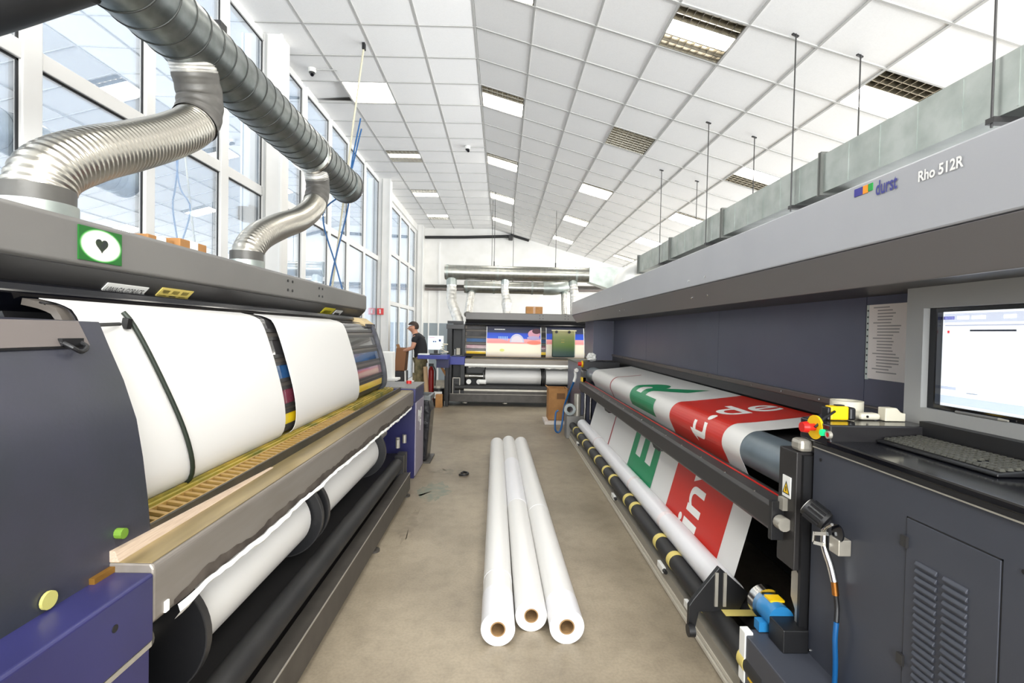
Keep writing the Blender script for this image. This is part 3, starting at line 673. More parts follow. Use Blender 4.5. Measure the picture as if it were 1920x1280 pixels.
foil('silver foil hose at the left end of the upper far duct, bending to the printer', [(-1.15, 11.2, 2.73), (-1.14, 11.15, 2.45), (-1.12, 11.0, 2.2), (-1.03, 10.9, 1.98), (-.95, 10.8, 1.78), (-.94, 10.75, 1.69)], .11)
foil('narrow silver foil hose hanging from the left end of the lower far duct', [(-.74, 12.0, 2.52), (-.76, 11.8, 2.3), (-.77, 11.6, 2.1), (-.78, 11.4, 1.93)], .095)
foil('bulging silver foil hose under the middle of the upper far duct', [(.06, 11.2, 2.74), (.06, 11.2, 2.5), (.10, 11.15, 2.25), (.11, 11.1, 2.08), (.11, 11.05, 1.93)], .088, 26)
foil('short wrapped foil hose hanging at the right of the upper far duct', [(1.6, 11.2, 2.73), (1.62, 11.15, 2.56), (1.63, 11.1, 2.38), (1.63, 11.05, 1.93)], .095)
foil('slim silver foil hose hanging from the right of the lower far duct', [(1.52, 12.0, 2.52), (1.5, 11.8, 2.35), (1.48, 11.6, 2.15), (1.46, 11.3, 1.93)], .08)
# ------------------------------------------------------------------ right machine: flat roller printer with control console
t = RP = thing('roller_printer', 'large slate-grey roller printer with console along the right side of the aisle', 'printer', (1.3, 5, 0))
B = lambda mb, name, m, **k: mb.build(name, m, k.pop('parent', t), **k)
# hood
B(MB().box(1.20, 2.0, .1, 8.42, 1.86, 2.075), 'hood_front', m_fair, bevel=.006)
B(MB().prism([(1.20, 1.857), (1.285, 1.735), (1.30, 1.735), (1.32, 1.757), (1.9, 1.757), (1.9, 1.857)], .1, 8.42), 'hood_lower', m_fairdk, bevel=.003)
B(MB().box(1.29, 1.75, .1, 8.3, 1.752, 1.759), 'hood_underside', m_coverdk)
for y in (2.9, 3.15, 4.9, 5.1, 6.3):
    B(MB().cyl((1.2, y, 1.90), (1.195, y, 1.90), .007, 10), 'hood_screw', m_chrome); B(MB().cyl((1.245, y + .05, 1.80), (1.238, y + .05, 1.795), .007, 10), 'hood_screw', m_chrome)
# name on the hood: three coloured blocks and lettering
for y0, y1, z0, z1, m in ((1.668, 1.630, 2.034, 2.060, 'b'), (1.628, 1.606, 2.034, 2.060, 'o'), (1.604, 1.586, 2.036, 2.060, 'g')):
    B(MB().box(1.1975, 1.2, y1, y0, z0, z1), 'logo_block', mat('logo_' + m, {'b': (52, 50, 140), 'o': (250, 150, 20), 'g': (20, 150, 60)}[m], .4))
text_on('durst', .064, (1.1985, 1.570, 2.014), (0, -1, 0), (0, 0, 1), mat('logo_navy', (58, 60, 136), .4), t, 'lettering', .0012, .086)
text_on('Rho 512R', .042, (1.1985, 1.408, 2.008), (0, -1, 0), (0, 0, 1), m_wht, t, 'lettering', .0011, .14)
# back panels above the media slot
for a, b in ((8.1, 5.9), (5.9, 3.93), (3.93, 2.327), (2.327, 1.92)):
    B(MB().box(1.75, 1.78, b + .002, a - .002, 1.235, 1.752), 'back_panel', m_slate)
B(MB().box(1.79, 2.24, .1, 8.4, .1, 1.75).box(2.24, 3.1, .1, 8.4, .05, 2.47), 'machine_body_and_light_block', m_coverdk)  # tall rear box added out of view to keep side light off the duct underside
B(MB().box(1.43, 1.76, 7.62, 8.38, 1.14, 1.752), 'far_end_panel', m_slate)
B(MB().box(1.725, 1.755, 1.95, 7.9, 1.205, 1.238), 'slot_rail', mat('brown_rail', (92, 82, 76), .35, .3), bevel=.004)
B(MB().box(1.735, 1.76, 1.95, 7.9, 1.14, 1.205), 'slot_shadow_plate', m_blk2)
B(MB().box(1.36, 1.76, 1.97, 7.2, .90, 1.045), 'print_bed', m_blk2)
for k in range(14):
    y = 2.25 + k * .36; B(MB().cyl((1.724, y, 1.222), (1.719, y, 1.222), .006, 8), 'rail_screw', m_chrome)
B(MB().cyl((1.32, 1.98, .975), (1.32, 7.0, .975), .098, 40), 'drive_roller', mat('grey_roller', (112, 124, 132), .34, .3, var=((92, 104, 112), 6, .8)), smooth=40)
# front beam under the roller
B(MB().prism([(1.15, .745), (1.15, .835), (1.165, .85), (1.225, .872), (1.25, .862), (1.25, .73), (1.16, .73)], 1.98, 7.15), 'front_beam', m_blk2, bevel=.003)
B(MB().box(1.205, 1.213, 2.0, 7.1, .866, .8705), 'red_strip', m_red)
for k in range(17):
    y = 2.2 + k * .3; B(MB().cyl((1.168, y, .850), (1.166, y, .855), .006, 8), 'beam_screw', m_chrome)
for y0, y1 in ((3.5, 3.75), (5.2, 5.5)):
    B(MB().prism([(y0, .735), (y0 + .06, .70), (y1 - .06, .70), (y1, .735)], 1.17, 1.2, 'x'), 'beam_bracket', m_black)
B(MB().box(1.12, 1.20, 1.975, 2.0, .72, .88), 'beam_end_plate', m_black, bevel=.002)
B(MB().box(1.15, 1.19, 1.95, 1.985, .85, .90), 'beam_clip', m_alu); B(MB().cyl((1.15, 1.93, .80), (1.15, 1.97, .80), .028, 14), 'beam_knob', m_alu, smooth=40)
# near end post with warning label
B(MB().box(1.17, 1.34, 1.90, 2.02, .63, 1.10), 'end_post', m_blk2, bevel=.004)
B(MB().box(1.19, 1.34, 1.885, 1.90, .3, 1.09), 'post_gap', m_black)
B(MB().prism([(1.90, .10), (1.90, .60), (1.93, .62), (1.96, .60), (1.96, .50), (1.93, .46), (1.93, .10)], 1.2, 1.23, 'x'), 'post_foot', m_alu)
B(MB().box(1.18, 1.24, 1.895, 1.965, 1.10, 1.15), 'post_cap', m_alu, bevel=.015)
lab = B(MB().box(1.1665, 1.17, 1.93, 1.985, .905, .99), 'warning_label', m_wht)
B(MB().add([(1.1655, 1.982, .918), (1.1655, 1.933, .918), (1.1655, 1.9575, .972)], [(0, 1, 2)]), 'warning_triangle', m_black, parent=lab)
B(MB().add([(1.1650, 1.975, .922), (1.1650, 1.940, .922), (1.1650, 1.9575, .962)], [(0, 1, 2)]), 'triangle_fill', m_yel, parent=lab)
B(MB().box(1.1645, 1.165, 1.9545, 1.9605, .928, .948), 'triangle_mark', m_black, parent=lab)
# cabinet with louvred door
cb = B(MB().box(1.22, 1.8, .2, 1.875, .02, 1.13), 'cabinet', m_cab, bevel=.004)
dr = B(MB().box(1.2165, 1.222, 1.152, 1.427, .30, 1.022), 'louvred_door', m_cab, bevel=.0015)
g = MB()
for q in ((1.427, 1.4305, .297, 1.026), (1.1485, 1.152, .297, 1.026), (1.1485, 1.4305, 1.022, 1.026)): g.box(1.2192, 1.2198, *q)
B(g, 'door_gap', m_black, parent=cb)
lv = None
for col, (a, b, zt) in enumerate(((1.389, 1.318, .905), (1.300, 1.228, .905))):
    for k in range(22):
        z = zt - k * .0218
        if lv is None:
            lv = B(MB().prism([(1.2165, -.008), (1.2165, .007), (1.213, .005), (1.2085, -.002), (1.2085, -.006)], -.035, .035), 'louvre', m_cab, parent=dr, bevel=.0015, local=True)
            b0 = base_of(dr); lv.location = (-b0.x, (a + b) / 2 - b0.y, z - b0.z)
        else: inst(lv, dr, (-b0.x, (a + b) / 2 - b0.y, z - b0.z))
B(MB().cyl((1.2165, 1.19, .645), (1.213, 1.19, .645), .012, 16), 'door_lock', m_black, parent=dr)
for z in (.955, .60): B(MB().box(1.208, 1.218, 1.418, 1.44, z - .02, z + .012), 'hinge', m_coverdk, parent=dr)
for y, z in ((1.1, 1.02), (1.83, 1.09)): B(MB().cyl((1.22, y, z), (1.2175, y, z), .006, 10), 'cabinet_screw', m_black, parent=cb)
for k in range(6): B(MB().cyl((1.22, 1.86, .34 - k * .05), (1.216, 1.86, .34 - k * .05), .005, 8), 'cabinet_rivet', m_chrome, parent=cb)
B(MB().box(1.214, 1.66, .2, 1.87, 1.13, 1.150), 'desk_trim', m_black); B(MB().box(1.212, 1.216, .2, 1.87, 1.13, 1.134), 'trim_edge', m_alu)
B(MB().box(1.212, 1.66, .2, 1.79, 1.150, 1.172), 'keyboard_desk', m_blackg, bevel=.003); B(MB().box(1.2105, 1.214, .2, 1.76, 1.168, 1.1735), 'desk_edge', m_coverdk)
B(MB().prism([(1.214, 1.775), (1.214, 1.955), (1.30, 2.0), (1.45, 2.12), (1.60, 2.26), (1.745, 2.3), (1.745, 1.775)], 1.15, 1.232, 'z'), 'console_ledge', mat('dark_ledge', (38, 37, 38), .16), bevel=.006)
B(MB().box(1.56, 1.62, .2, 1.79, 1.172, 1.25), 'desk_back', m_black)
# buttons
es = B(MB().cyl((1.219, 1.862, 1.208), (1.211, 1.862, 1.208), .046, 28), 'stop_plate', m_yel)
B(MB().cyl((1.211, 1.862, 1.208), (1.182, 1.862, 1.208), .014, 16).cyl((1.182, 1.862, 1.208), (1.162, 1.862, 1.208), .022, 24, .019), 'stop_button', m_red, parent=es, smooth=40)
B(MB().cyl((1.216, 1.808, 1.198), (1.203, 1.808, 1.198), .0125, 18), 'green_button', m_grn, smooth=40)
rb = B(MB().ring((1.216, 1.776, 1.196), (1.204, 1.776, 1.196), .014, .009, 20), 'button_collar', m_alu, smooth=40)
B(MB().cyl((1.216, 1.776, 1.196), (1.206, 1.776, 1.196), .009, 16), 'red_button', m_red, parent=rb)
# monitor housing with recessed screen
SX = 1.60
sc0, sc1, sz0, sz1 = 1.835, .75, 1.295, 1.672     # opening
hb = MB().box(SX, 1.78, sc0, 1.912, 1.22, 1.752).box(SX, 1.78, .1, sc1, 1.22, 1.752).box(SX, 1.78, sc1, sc0, sz1, 1.752).box(SX, 1.78, sc1, sc0, 1.22, sz0)
mh = B(hb, 'monitor_housing', m_bezel)
g = MB()
for q in ((sc0 - .034, sc0 - .001, sz0, sz1), (sc1, sc1 + .03, sz0, sz1), (sc1, sc0 - .034, sz1 - .016, sz1), (sc1, sc0 - .034, sz0, sz0 + .018)): g.box(SX + .025, SX + .055, *q)
B(g, 'monitor_bezel', m_blackg, parent=mh)
scr = B(MB().box(SX + .046, SX + .05, sc1 + .02, sc0 - .03, sz0 + .01, sz1 - .012), 'screen', mat('lit_screen', (240, 246, 250), .3, emit=.62), parent=mh)
def ui(y0, y1, z0, z1, col, e=.5): B(MB().box(SX + .044, SX + .0465, y1 + .038, y0 + .038, z0, z1), 'screen_element', mat('ui_%d_%d_%d' % col, col, .3, emit=e), parent=mh)
ui(1.755, .78, 1.617, 1.65, (214, 222, 240)); ui(1.76, 1.715, 1.628, 1.640, (96, 96, 150)); ui(1.705, 1.66, 1.628, 1.640, (245, 247, 252)); ui(1.65, 1.6, 1.628, 1.640, (245, 247, 252)); ui(1.54, 1.5, 1.628, 1.640, (245, 247, 252))
ui(1.752, .8, 1.604, 1.609, (190, 196, 214)); ui(1.742, 1.735, 1.578, 1.588, (226, 60, 70)); ui(1.655, 1.50, 1.585, 1.591, (40, 44, 56))
ui(1.76, 1.70, 1.372, 1.383, (196, 206, 226)); ui(1.76, .8, 1.32, 1.35, (206, 220, 240)); ui(1.66, 1.62, 1.365, 1.368, (150, 160, 176))
# lower roll-up unit: shafts with yellow bands, aluminium rail, drive box
rings = [6.75, 6.36, 5.96, 5.55, 5.18, 4.77, 4.47, 3.93, 3.73, 3.13, 2.87, 2.42, 1.98]
B(MB().cyl((1.07, 1.85, .20), (1.07, 7.15, .20), .05, 28), 'winding_shaft', m_rubber, smooth=40)
B(MB().cyl((1.235, 1.95, .20), (1.235, 7.15, .20), .05, 28), 'winding_shaft', m_rubber, smooth=40)
for y in rings: B(MB().ring((1.07, y, .20), (1.07, y + .05, .20), .0525, .0495, 28), 'yellow_band', m_band, smooth=40)
for y in (2.24,): B(MB().box(1.07, 1.25, y, y + .05, .2505, .2535), 'yellow_band', m_band)
al = MB()
for k, (x, z) in enumerate(((1.035, .02), (1.06, .045), (1.085, .07), (1.11, .09))): al.box(x, x + .02, 1.7, 7.2, z - .02, z + .03)
al.box(1.035, 1.13, 1.7, 7.2, .0, .012)
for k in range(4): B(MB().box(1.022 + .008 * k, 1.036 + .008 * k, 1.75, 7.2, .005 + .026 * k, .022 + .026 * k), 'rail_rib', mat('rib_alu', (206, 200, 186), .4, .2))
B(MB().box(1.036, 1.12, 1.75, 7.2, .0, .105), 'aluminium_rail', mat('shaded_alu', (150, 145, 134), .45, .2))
for y in (6.3, 4.25, 2.95, 2.5):
    B(MB().box(1.01, 1.03, y, y + .10, .10, .135), 'sensor_block', m_wht); B(MB().cyl((1.02, y - .03, .118), (1.02, y, .118), .012, 10), 'sensor_tip', m_black)
tri = [(1.055, .455), (.935, .30), (.915, .27), (.915, .13), (.94, .12), (.965, .24), (1.15, .24), (1.20, .33)]
bp_ = B(MB().prism(tri, 2.29, 2.315), 'end_bracket', m_black, bevel=.004)
B(MB().box(1.035, 1.05, 2.283, 2.292, .27, .43).box(1.075, 1.09, 2.283, 2.292, .27, .43), 'bracket_slot', m_alu, parent=bp_)
B(MB().cyl((.93, 2.26, .17), (.90, 2.26, .17), .028, 14), 'bracket_knob', m_black, parent=bp_, smooth=40)
dv = B(MB().box(1.03, 1.27, 1.55, 2.02, .0, .325), 'drive_box', m_cab, bevel=.005)
B(MB().box(1.025, 1.06, 1.975, 2.025, .12, .335), 'drive_corner', m_wht, parent=dv, bevel=.004)
B(MB().box(1.115, 1.215, 1.86, 1.965, .325, .415), 'black_relay_box', m_black, parent=dv, bevel=.004)
B(MB().cyl((1.165, 1.96, .40), (1.165, 2.06, .40), .052, 28), 'motor', m_motor, parent=dv, smooth=40)
B(MB().box(1.09, 1.24, 1.99, 2.03, .33, .37), 'motor_foot', m_motor, parent=dv)
B(MB().ring((1.165, 2.06, .405), (1.165, 2.105, .405), .068, .03, 32), 'motor_flange', m_chrome, parent=dv, smooth=40)
B(MB().cyl((1.165, 2.07, .405), (1.165, 2.12, .405), .03, 6), 'motor_hub', mat('olive_metal', (170, 164, 110), .4, .6), parent=dv)
B(MB().box(1.14, 1.20, 2.0, 2.05, .448, .456), 'motor_label', m_yel, parent=dv)
B(MB().cyl((1.02, 1.86, .10), (1.02, 1.97, .10), .03, 16), 'drive_fitting', m_brass, parent=dv, smooth=40)
B(MB().add([(1.0285, 1.93, .22), (1.0285, 1.90, .16), (1.0285, 1.955, .16)], [(0, 1, 2)]), 'warning_triangle', m_yel, parent=dv)
# far end of the machine
fc = B(MB().box(1.20, 1.75, 7.30, 8.75, .04, 1.08), 'far_cabinet', m_slate, bevel=.004)
B(MB().box(1.19, 1.75, 7.25, 8.78, 1.08, 1.10), 'far_cabinet_top', mat('olive_top', (82, 84, 72), .5), parent=fc)
B(MB().box(1.21, 1.72, 7.08, 7.30, 1.03, 1.14), 'far_console', m_black)
B(MB().cyl((1.21, 7.24, 1.10), (1.19, 7.24, 1.10), .05, 20), 'far_stop_plate', m_yel); B(MB().cyl((1.19, 7.24, 1.10), (1.14, 7.24, 1.10), .028, 18), 'far_stop_button', m_red, smooth=40)
B(MB().box(1.18, 1.30, 7.0, 7.2, .70, 1.02), 'far_end_post', m_blk2); B(MB().box(1.24, 1.6, 7.05, 7.12, 1.0, 1.035), 'far_bar', m_alu)
B(MB().box(1.16, 1.22, 7.0, 7.1, .86, .92), 'far_clamp', m_yel)
B(MB().box(.98, 1.26, 7.18, 7.42, .0, .34), 'far_drive_box', mat('mixed_grey_metal', (128, 126, 122), .4, .5), bevel=.01)
B(MB().ring((1.02, 7.12, .44), (1.02, 7.2, .44), .085, .045, 28), 'far_drive_ring', m_galv, smooth=40)
B(MB().cyl((1.14, 7.2, .34), (1.14, 7.2, .66), .05, 18), 'far_cylinder', m_alu, smooth=40)
for x in (1.24, 1.32): B(MB().cyl((x, 7.12, .3), (x, 7.12, .72), .018, 12), 'far_rod', m_chrome, smooth=40)
# ---- printed vinyl on the roller, a thing of its own
WP = [(1.195, .275), (1.215, .345), (1.30, .66), (1.292, .80), (1.243, .905)]
for k in range(13):
    a = math.radians(218 - k * 10); a = math.radians(210 - k * 10)
    WP.append((1.32 + .101 * math.cos(a), .975 + .101 * math.sin(a)))
WP += [(1.40, 1.083), (1.55, 1.10), (1.742, 1.125)]
WS = [0]
for i in range(1, len(WP)): WS.append(WS[-1] + math.hypot(WP[i][0] - WP[i - 1][0], WP[i][1] - WP[i - 1][1]))
def web_pt(s, y, lift=0):
    s = max(0, min(s, WS[-1] - 1e-6)); i = max(k for k in range(len(WS) - 1) if WS[k] <= s)
    f = (s - WS[i]) / (WS[i + 1] - WS[i]); a, b = WP[i], WP[i + 1]; d = Vector((b[0] - a[0], 0, b[1] - a[1])).normalized()
    n = Vector((-d.z, 0, d.x))
    return Vector((a[0] + (b[0] - a[0]) * f, y, a[1] + (b[1] - a[1]) * f)) + n * lift
pv = thing('printed_banner', 'white vinyl banner with green and red print on the right printer', 'vinyl banner', (1.2, 4.5, .28))
MB().sheet(WP, 2.46, 6.53, .0015).build('sheet', m_paper, pv, 40)
MB().ring((1.15, 2.36, .287), (1.15, 6.80, .287), .069, .04, 40).build('wound_roll', m_paper2, pv, 40)
for y in (3.25, 4.05, 5.6): MB().ring((1.15, y, .287), (1.15, y + .05, .287), .0695, .068, 40).build('tape_wrap', mat('clear_tape', (236, 226, 226), .15), pv, 40)
def web_print(vs2, fs2, s0, y0, m, name, lift=.0012):
    """wrap flat print (x = along the feed, y = towards the far end) onto the banner"""
    bm = bmesh.new(); V = [bm.verts.new((v[0] + s0, v[1] + y0, 0)) for v in vs2]
    for f in fs2:
        try: bm.faces.new([V[i] for i in f])
        except ValueError: pass
    for s_ in WS[1:-1]:
        bmesh.ops.bisect_plane(bm, geom=bm.verts[:] + bm.edges[:] + bm.faces[:], plane_co=(s_, 0, 0), plane_no=(1, 0, 0))
    bm.verts.index_update()
    mb = MB().add([web_pt(v.co.x, v.co.y, lift) for v in bm.verts], [tuple(v.index for v in f.verts) for f in bm.faces]); bm.free()
    return mb.build(name, m, pv)
def rect(s0, s1, y0, y1, m, name, lift=.0008): return web_print([(s0, y0), (s1, y0), (s1, y1), (s0, y1)], [(0, 1, 2, 3)], 0, 0, m, name, lift)
rect(.0, WS[-1], 2.66, 3.50, m_pred, 'red_field')
rect(.0, WS[-1] * .86, 5.40, 5.44, m_pdkred, 'red_line')
for txt, sz, s0, y0, m, off in (('E', .97, .0, 3.90, m_pgreen, .028), ('R', .97, .60, 3.90, m_pgreen, .028), ('inv', .43, .03, 2.98, m_wht, .004), ('t', .40, .655, 2.88, m_wht, .004), ('.', .43, .795, 2.89, m_wht, .004), ('de', .40, .895, 2.90, m_wht, .004)):
    vs, fs = text_mesh(txt, sz, off); web_print([(v[0], v[1]) for v in vs], fs, s0, y0, m, 'lettering', .0018)
# ---- loose things on the console
t = thing('tape_measure', 'yellow and black tape measure box on the console ledge', 'tool', (1.32, 1.89, 1.232))
MB().box(1.28, 1.352, 1.87, 1.91, 1.234, 1.288).build('case', m_yel, t, bevel=.006); MB().box(1.352, 1.378, 1.866, 1.914, 1.234, 1.284).build('end_cap', m_black, t, bevel=.008); MB().box(1.268, 1.281, 1.87, 1.91, 1.234, 1.284).build('end_cap', m_black, t, bevel=.004)
MB().box(1.31, 1.34, 1.88, 1.90, 1.288, 1.292).build('switch', m_black, t)
t = thing('tape_roll', 'wide cream adhesive tape roll behind the yellow tape measure', 'tape', (1.455, 2.03, 1.232))
MB().ring((1.455, 2.03, 1.234), (1.455, 2.03, 1.292), .06, .042, 36).build('roll', m_beige, t, 40)
t = thing('power_adapter', 'small cream plug adapter lying beside the tape roll', 'adapter', (1.45, 1.9, 1.232))
MB().box(1.41, 1.49, 1.885, 1.93, 1.234, 1.26).build('case', m_beige, t, bevel=.01); MB().cyl((1.435, 1.886, 1.248), (1.435, 1.883, 1.248), .005, 10).build('socket', m_black, t)
t = thing('label_box', 'small white card box with a sloping top against the monitor housing', 'box', (1.535, 1.89, 1.232))
MB().prism([(1.495, 1.2335), (1.495, 1.285), (1.54, 1.285), (1.56, 1.265), (1.575, 1.265), (1.575, 1.2335)], 1.87, 1.91).build('card_body', m_beige, t, bevel=.003)
t = thing('marker_pen', 'black stylus leaning across the stop button plate', 'pen', (1.21, 1.8, 1.22))
MB().tube([(1.200, 1.84, 1.212), (1.24, 1.848, 1.245), (1.29, 1.862, 1.27)], .0045, 10).build('pen_body', m_black, t, 50)
t = thing('keyboard', 'black computer keyboard on the console desk', 'keyboard', (1.5, 1.5, 1.172))
MB().prism([(1.385, 1.1735), (1.385, 1.182), (1.55, 1.196), (1.56, 1.1735)], 1.33, 1.77).build('keyboard_case', m_black, t, bevel=.003)
ky = None; m_key = mat('worn_keys', (64, 64, 58), .35, var=((96, 94, 84), 20, .7))
for r_ in range(6):
    for c_ in range(20):
        if c_ == 15 and r_ in (1, 2): continue
        p = (1.415 + r_ * .0235, 1.755 - c_ * .0212, 1.1855 + r_ * .002)
        if ky is None:
            ky = MB().add([(-.009, -.0085, 0), (.009, -.0085, 0), (.009, .0085, 0), (-.009, .0085, 0), (-.006, -.006, .008), (.006, -.006, .008), (.006, .006, .008), (-.006, .006, .008)], [(3, 2, 1, 0), (4, 5, 6, 7), (0, 1, 5, 4), (1, 2, 6, 5), (2, 3, 7, 6), (3, 0, 4, 7)]).build('key', m_key, t, local=True)
            kb = base_of(t); ky.location = Vector(p) - kb
        else: inst(ky, t, Vector(p) - kb)
t = thing('paper_notice', 'printed paper sheet in a punched pocket on the dark back panel', 'paper', (1.745, 2.2, 1.54))
MB().box(1.742, 1.745, 2.08, 2.298, 1.365, 1.712).build('sheet', mat('notice_paper', (248, 241, 236), .5), t)
MB().box(1.743, 1.747, 2.296, 2.316, 1.36, 1.712).build('punched_strip', mat('clear_strip', (206, 216, 210), .3), t)
for k in range(11): MB().cyl((1.7425, 2.306, 1.385 + k * .03), (1.7415, 2.306, 1.385 + k * .03), .0045, 8).build('punch_hole', m_black, t)
rn = random.Random(4)
for k in range(22):
    z = 1.695 - k * .0142; a = 2.27 if k % 5 == 0 else 2.245
    MB().box(1.7412, 1.742, a - rn.uniform(.08, .14), a, z, z + .0055).build('text_line', mat('grey_print', (176, 170, 168), .7), t)
for k, (yy, col) in enumerate(((1.62, m_cover), (1.36, mat('blue_orange_pen', (40, 70, 160), .4)))):
    t = thing('pen', ['grey pen lying under the screen', 'blue pen with orange end lying under the screen'][k], 'pen', (1.62, yy, 1.30), 'pens on the screen ledge')
    MB().cyl((1.612, yy + .08, 1.3), (1.612, yy - .07, 1.3), .005, 10).build('barrel', col, t, 40); MB().cyl((1.612, yy - .07, 1.3), (1.612, yy - .10, 1.3), .0052, 10, .003).build('tip', mat('orange_end', (240, 160, 30), .4) if k else m_alu, t, 40)
# ---- air gun hung on the cabinet
t = thing('air_gun', 'air gun with pressure gauge hung on the cabinet corner', 'tool', (1.19, 1.72, .82))
gd = (Vector((1.150, 1.80, .925)), Vector((1.192, 1.745, .885)))
MB().cyl(gd[0], gd[1], .034, 28).build('gauge', m_rubber, t, 40); d = (gd[0] - gd[1]).normalized()
for k in range(14):
    a = 2 * PI * k / 14; u = d.cross(Vector((0, 0, 1))).normalized(); v = d.cross(u); c = (gd[0] + gd[1]) / 2 + (u * math.cos(a) + v * math.sin(a)) * .0345
    MB().obox(c, d, u, v, .028, .0035, .0035).build('gauge_rib', m_black, t)
MB().cyl(gd[0] + d * .001, gd[0] + d * .003, .027, 28).build('gauge_dial', m_wht, t)
MB().tube(smooth_path([(1.185, 1.745, .865), (1.18, 1.735, .80), (1.19, 1.715, .74), (1.195, 1.70, .69)], 12), .012, 12).build('grip', m_chrome, t, 50)
MB().bar((1.165, 1.765, .835), (1.165, 1.70, .86), .008, .012).bar((1.165, 1.77, .80), (1.165, 1.715, .815), .008, .012).bar((1.165, 1.768, .84), (1.165, 1.772, .80), .008, .01).build('trigger_frame', m_chrome, t)
MB().tube([(1.175, 1.735, .855), (1.165, 1.70, .885), (1.16, 1.67, .905)], .005, 8).build('nozzle', m_chrome, t)
MB().cyl((1.185, 1.672, .875), (1.180, 1.672, .875), .03, 20).build('nozzle_disc', m_blackg, t)
MB().box(1.175, 1.22, 1.655, 1.705, .80, .855).build('holder_block', m_alu, t, bevel=.003)
MB().cyl((1.195, 1.70, .69), (1.198, 1.695, .645), .011, 12).build('brass_fitting', m_brass, t, 40)
MB().tube(smooth_path([(1.198, 1.695, .65), (1.20, 1.688, .60), (1.19, 1.675, .56)], 8), .0085, 10).build('strain_relief', m_black, t, 50)
MB().tube(smooth_path([(1.19, 1.675, .56), (1.185, 1.672, .50), (1.195, 1.68, .40), (1.20, 1.69, .28), (1.205, 1.70, .10), (1.21, 1.71, .015)], 30), .0085, 12).build('blue_hose', m_cbl, t, 60)
t = thing('air_gun', 'air gun with blue hose loop hung at the far end of the right printer', 'tool', (1.14, 7.3, .8))
MB().tube(smooth_path([(1.12, 7.36, .98), (1.13, 7.38, .90), (1.11, 7.40, .82)], 10), .022, 12).build('grip', m_wht, t, 50); MB().cyl((1.13, 7.36, 1.0), (1.13, 7.3, 1.0), .03, 16).build('gauge', m_chrome, t, 40)
MB().tube(smooth_path([(1.11, 7.40, .82), (1.04, 7.5, .6), (.99, 7.55, .40), (.96, 7.5, .18), (.93, 7.5, .05), (.88, 7.5, .03), (.85, 7.5, .10), (.86, 7.52, .32), (.90, 7.52, .36)], 50), .015, 10).build('blue_hose', m_cbl, t, 60)
t = thing('paper_wad', 'crumpled white paper on the far console of the right printer', 'paper', (1.3, 7.2, 1.14))
bm = bmesh.new(); bmesh.ops.create_icosphere(bm, subdivisions=3, radius=.07); rn = random.Random(5)
for v in bm.verts: v.co = v.co * rn.uniform(.7, 1.15); v.co.z = v.co.z * .9
mb = MB().add([v.co + Vector((1.33, 7.18, 1.205)) for v in bm.verts], [tuple(v.index for v in f.verts) for f in bm.faces]); bm.free()
mb.build('wad', m_wht, t)
# ------------------------------------------------------------------ far machine, facing the camera
FP, B = roll_printer('drum printer with colourful prints across the far end of the hall', (0, 9.3, .06), 0, -.745, 2.75, [(-.32, .853), (.955, 1.78)], (-.78, 2.6), (-.78, 2.7), 'drum printers')
def print_mat(name, stops):
    m = bpy.data.materials.new(name); m.use_nodes = True; nt = m.node_tree; b = nt.nodes['Principled BSDF']
    tc = nt.nodes.new('ShaderNodeTexCoord'); sp = nt.nodes.new('ShaderNodeSeparateXYZ'); mr = nt.nodes.new('ShaderNodeMapRange'); cr = nt.nodes.new('ShaderNodeValToRGB')
    mr.inputs['From Min'].default_value = .95; mr.inputs['From Max'].default_value = 1.62
    nt.links.new(tc.outputs['Object'], sp.inputs[0]); nt.links.new(sp.outputs['Z'], mr.inputs['Value']); nt.links.new(mr.outputs[0], cr.inputs['Fac']); nt.links.new(cr.outputs['Color'], b.inputs['Base Color'])
    el = cr.color_ramp.elements
    el[0].position, el[0].color = stops[0][0], lin(stops[0][1]) + (1,); el[1].position, el[1].color = stops[-1][0], lin(stops[-1][1]) + (1,)
    for p, c in stops[1:-1]: e = el.new(p); e.color = lin(c) + (1,)
    b.inputs['Roughness'].default_value = .4
    return m
m_post = print_mat('banded_poster_print', [(0, (238, 226, 226)), (.18, (246, 240, 214)), (.42, (248, 234, 214)), (.46, (246, 150, 150)), (.58, (250, 170, 170)), (.60, (40, 90, 210)), (.76, (36, 70, 190)), (.79, (40, 50, 84)), (.90, (24, 30, 58)), (1, (18, 20, 34))])
web_roll('poster print with blue and pink bands on the far printer, the wide one', FP, -.32, .853, m_post)
web_roll('poster print half hidden behind the green shield on the far printer', FP, .955, 1.78, m_post)
def on_drum(x0, x1, t0, t1, m, name, parent, off=-.006):
    return B(MB().sheet(band_prof(t0, t1, off), x0, x1, -.003, 'x'), name, m, parent=parent, smooth=40)
prn = [o for o in C.objects if o.name.startswith('media_roll') and o.location.y > 5]
for x in (-.318, .842): on_drum(x, x + .012, .08, .9, m_wht, 'print_margin', prn[0])
on_drum(.957, .967, .08, .9, m_wht, 'print_margin', prn[1]); on_drum(1.765, 1.778, .08, .9, m_wht, 'print_margin', prn[1])
def drum_pt(x, t, off=-.006):
    p = band_prof(t, min(1, t + .02), off)[0]; return (x, p[0], p[1])
def blob(cx, ct, rx, rt, m, name, n=24, a0=0, a1=2 * PI, parent=None, off=-.008):
    V = [drum_pt(cx, ct, off)] + [drum_pt(cx + rx * math.cos(a0 + (a1 - a0) * i / n), ct - rt * math.sin(a0 + (a1 - a0) * i / n), off) for i in range(n + 1)]
    return B(MB().add(V, [(0, i, i + 1) for i in range(1, n + 1)]), name, m, parent=parent)
mp1, mp2, mp3 = mat('print_haze', (196, 196, 220), .4), mat('print_rose', (206, 150, 168), .4), mat('print_lilac', (170, 160, 200), .4)
blob(.335, .52, .155, .22, mp1, 'printed_dome', a1=PI, parent=prn[0])
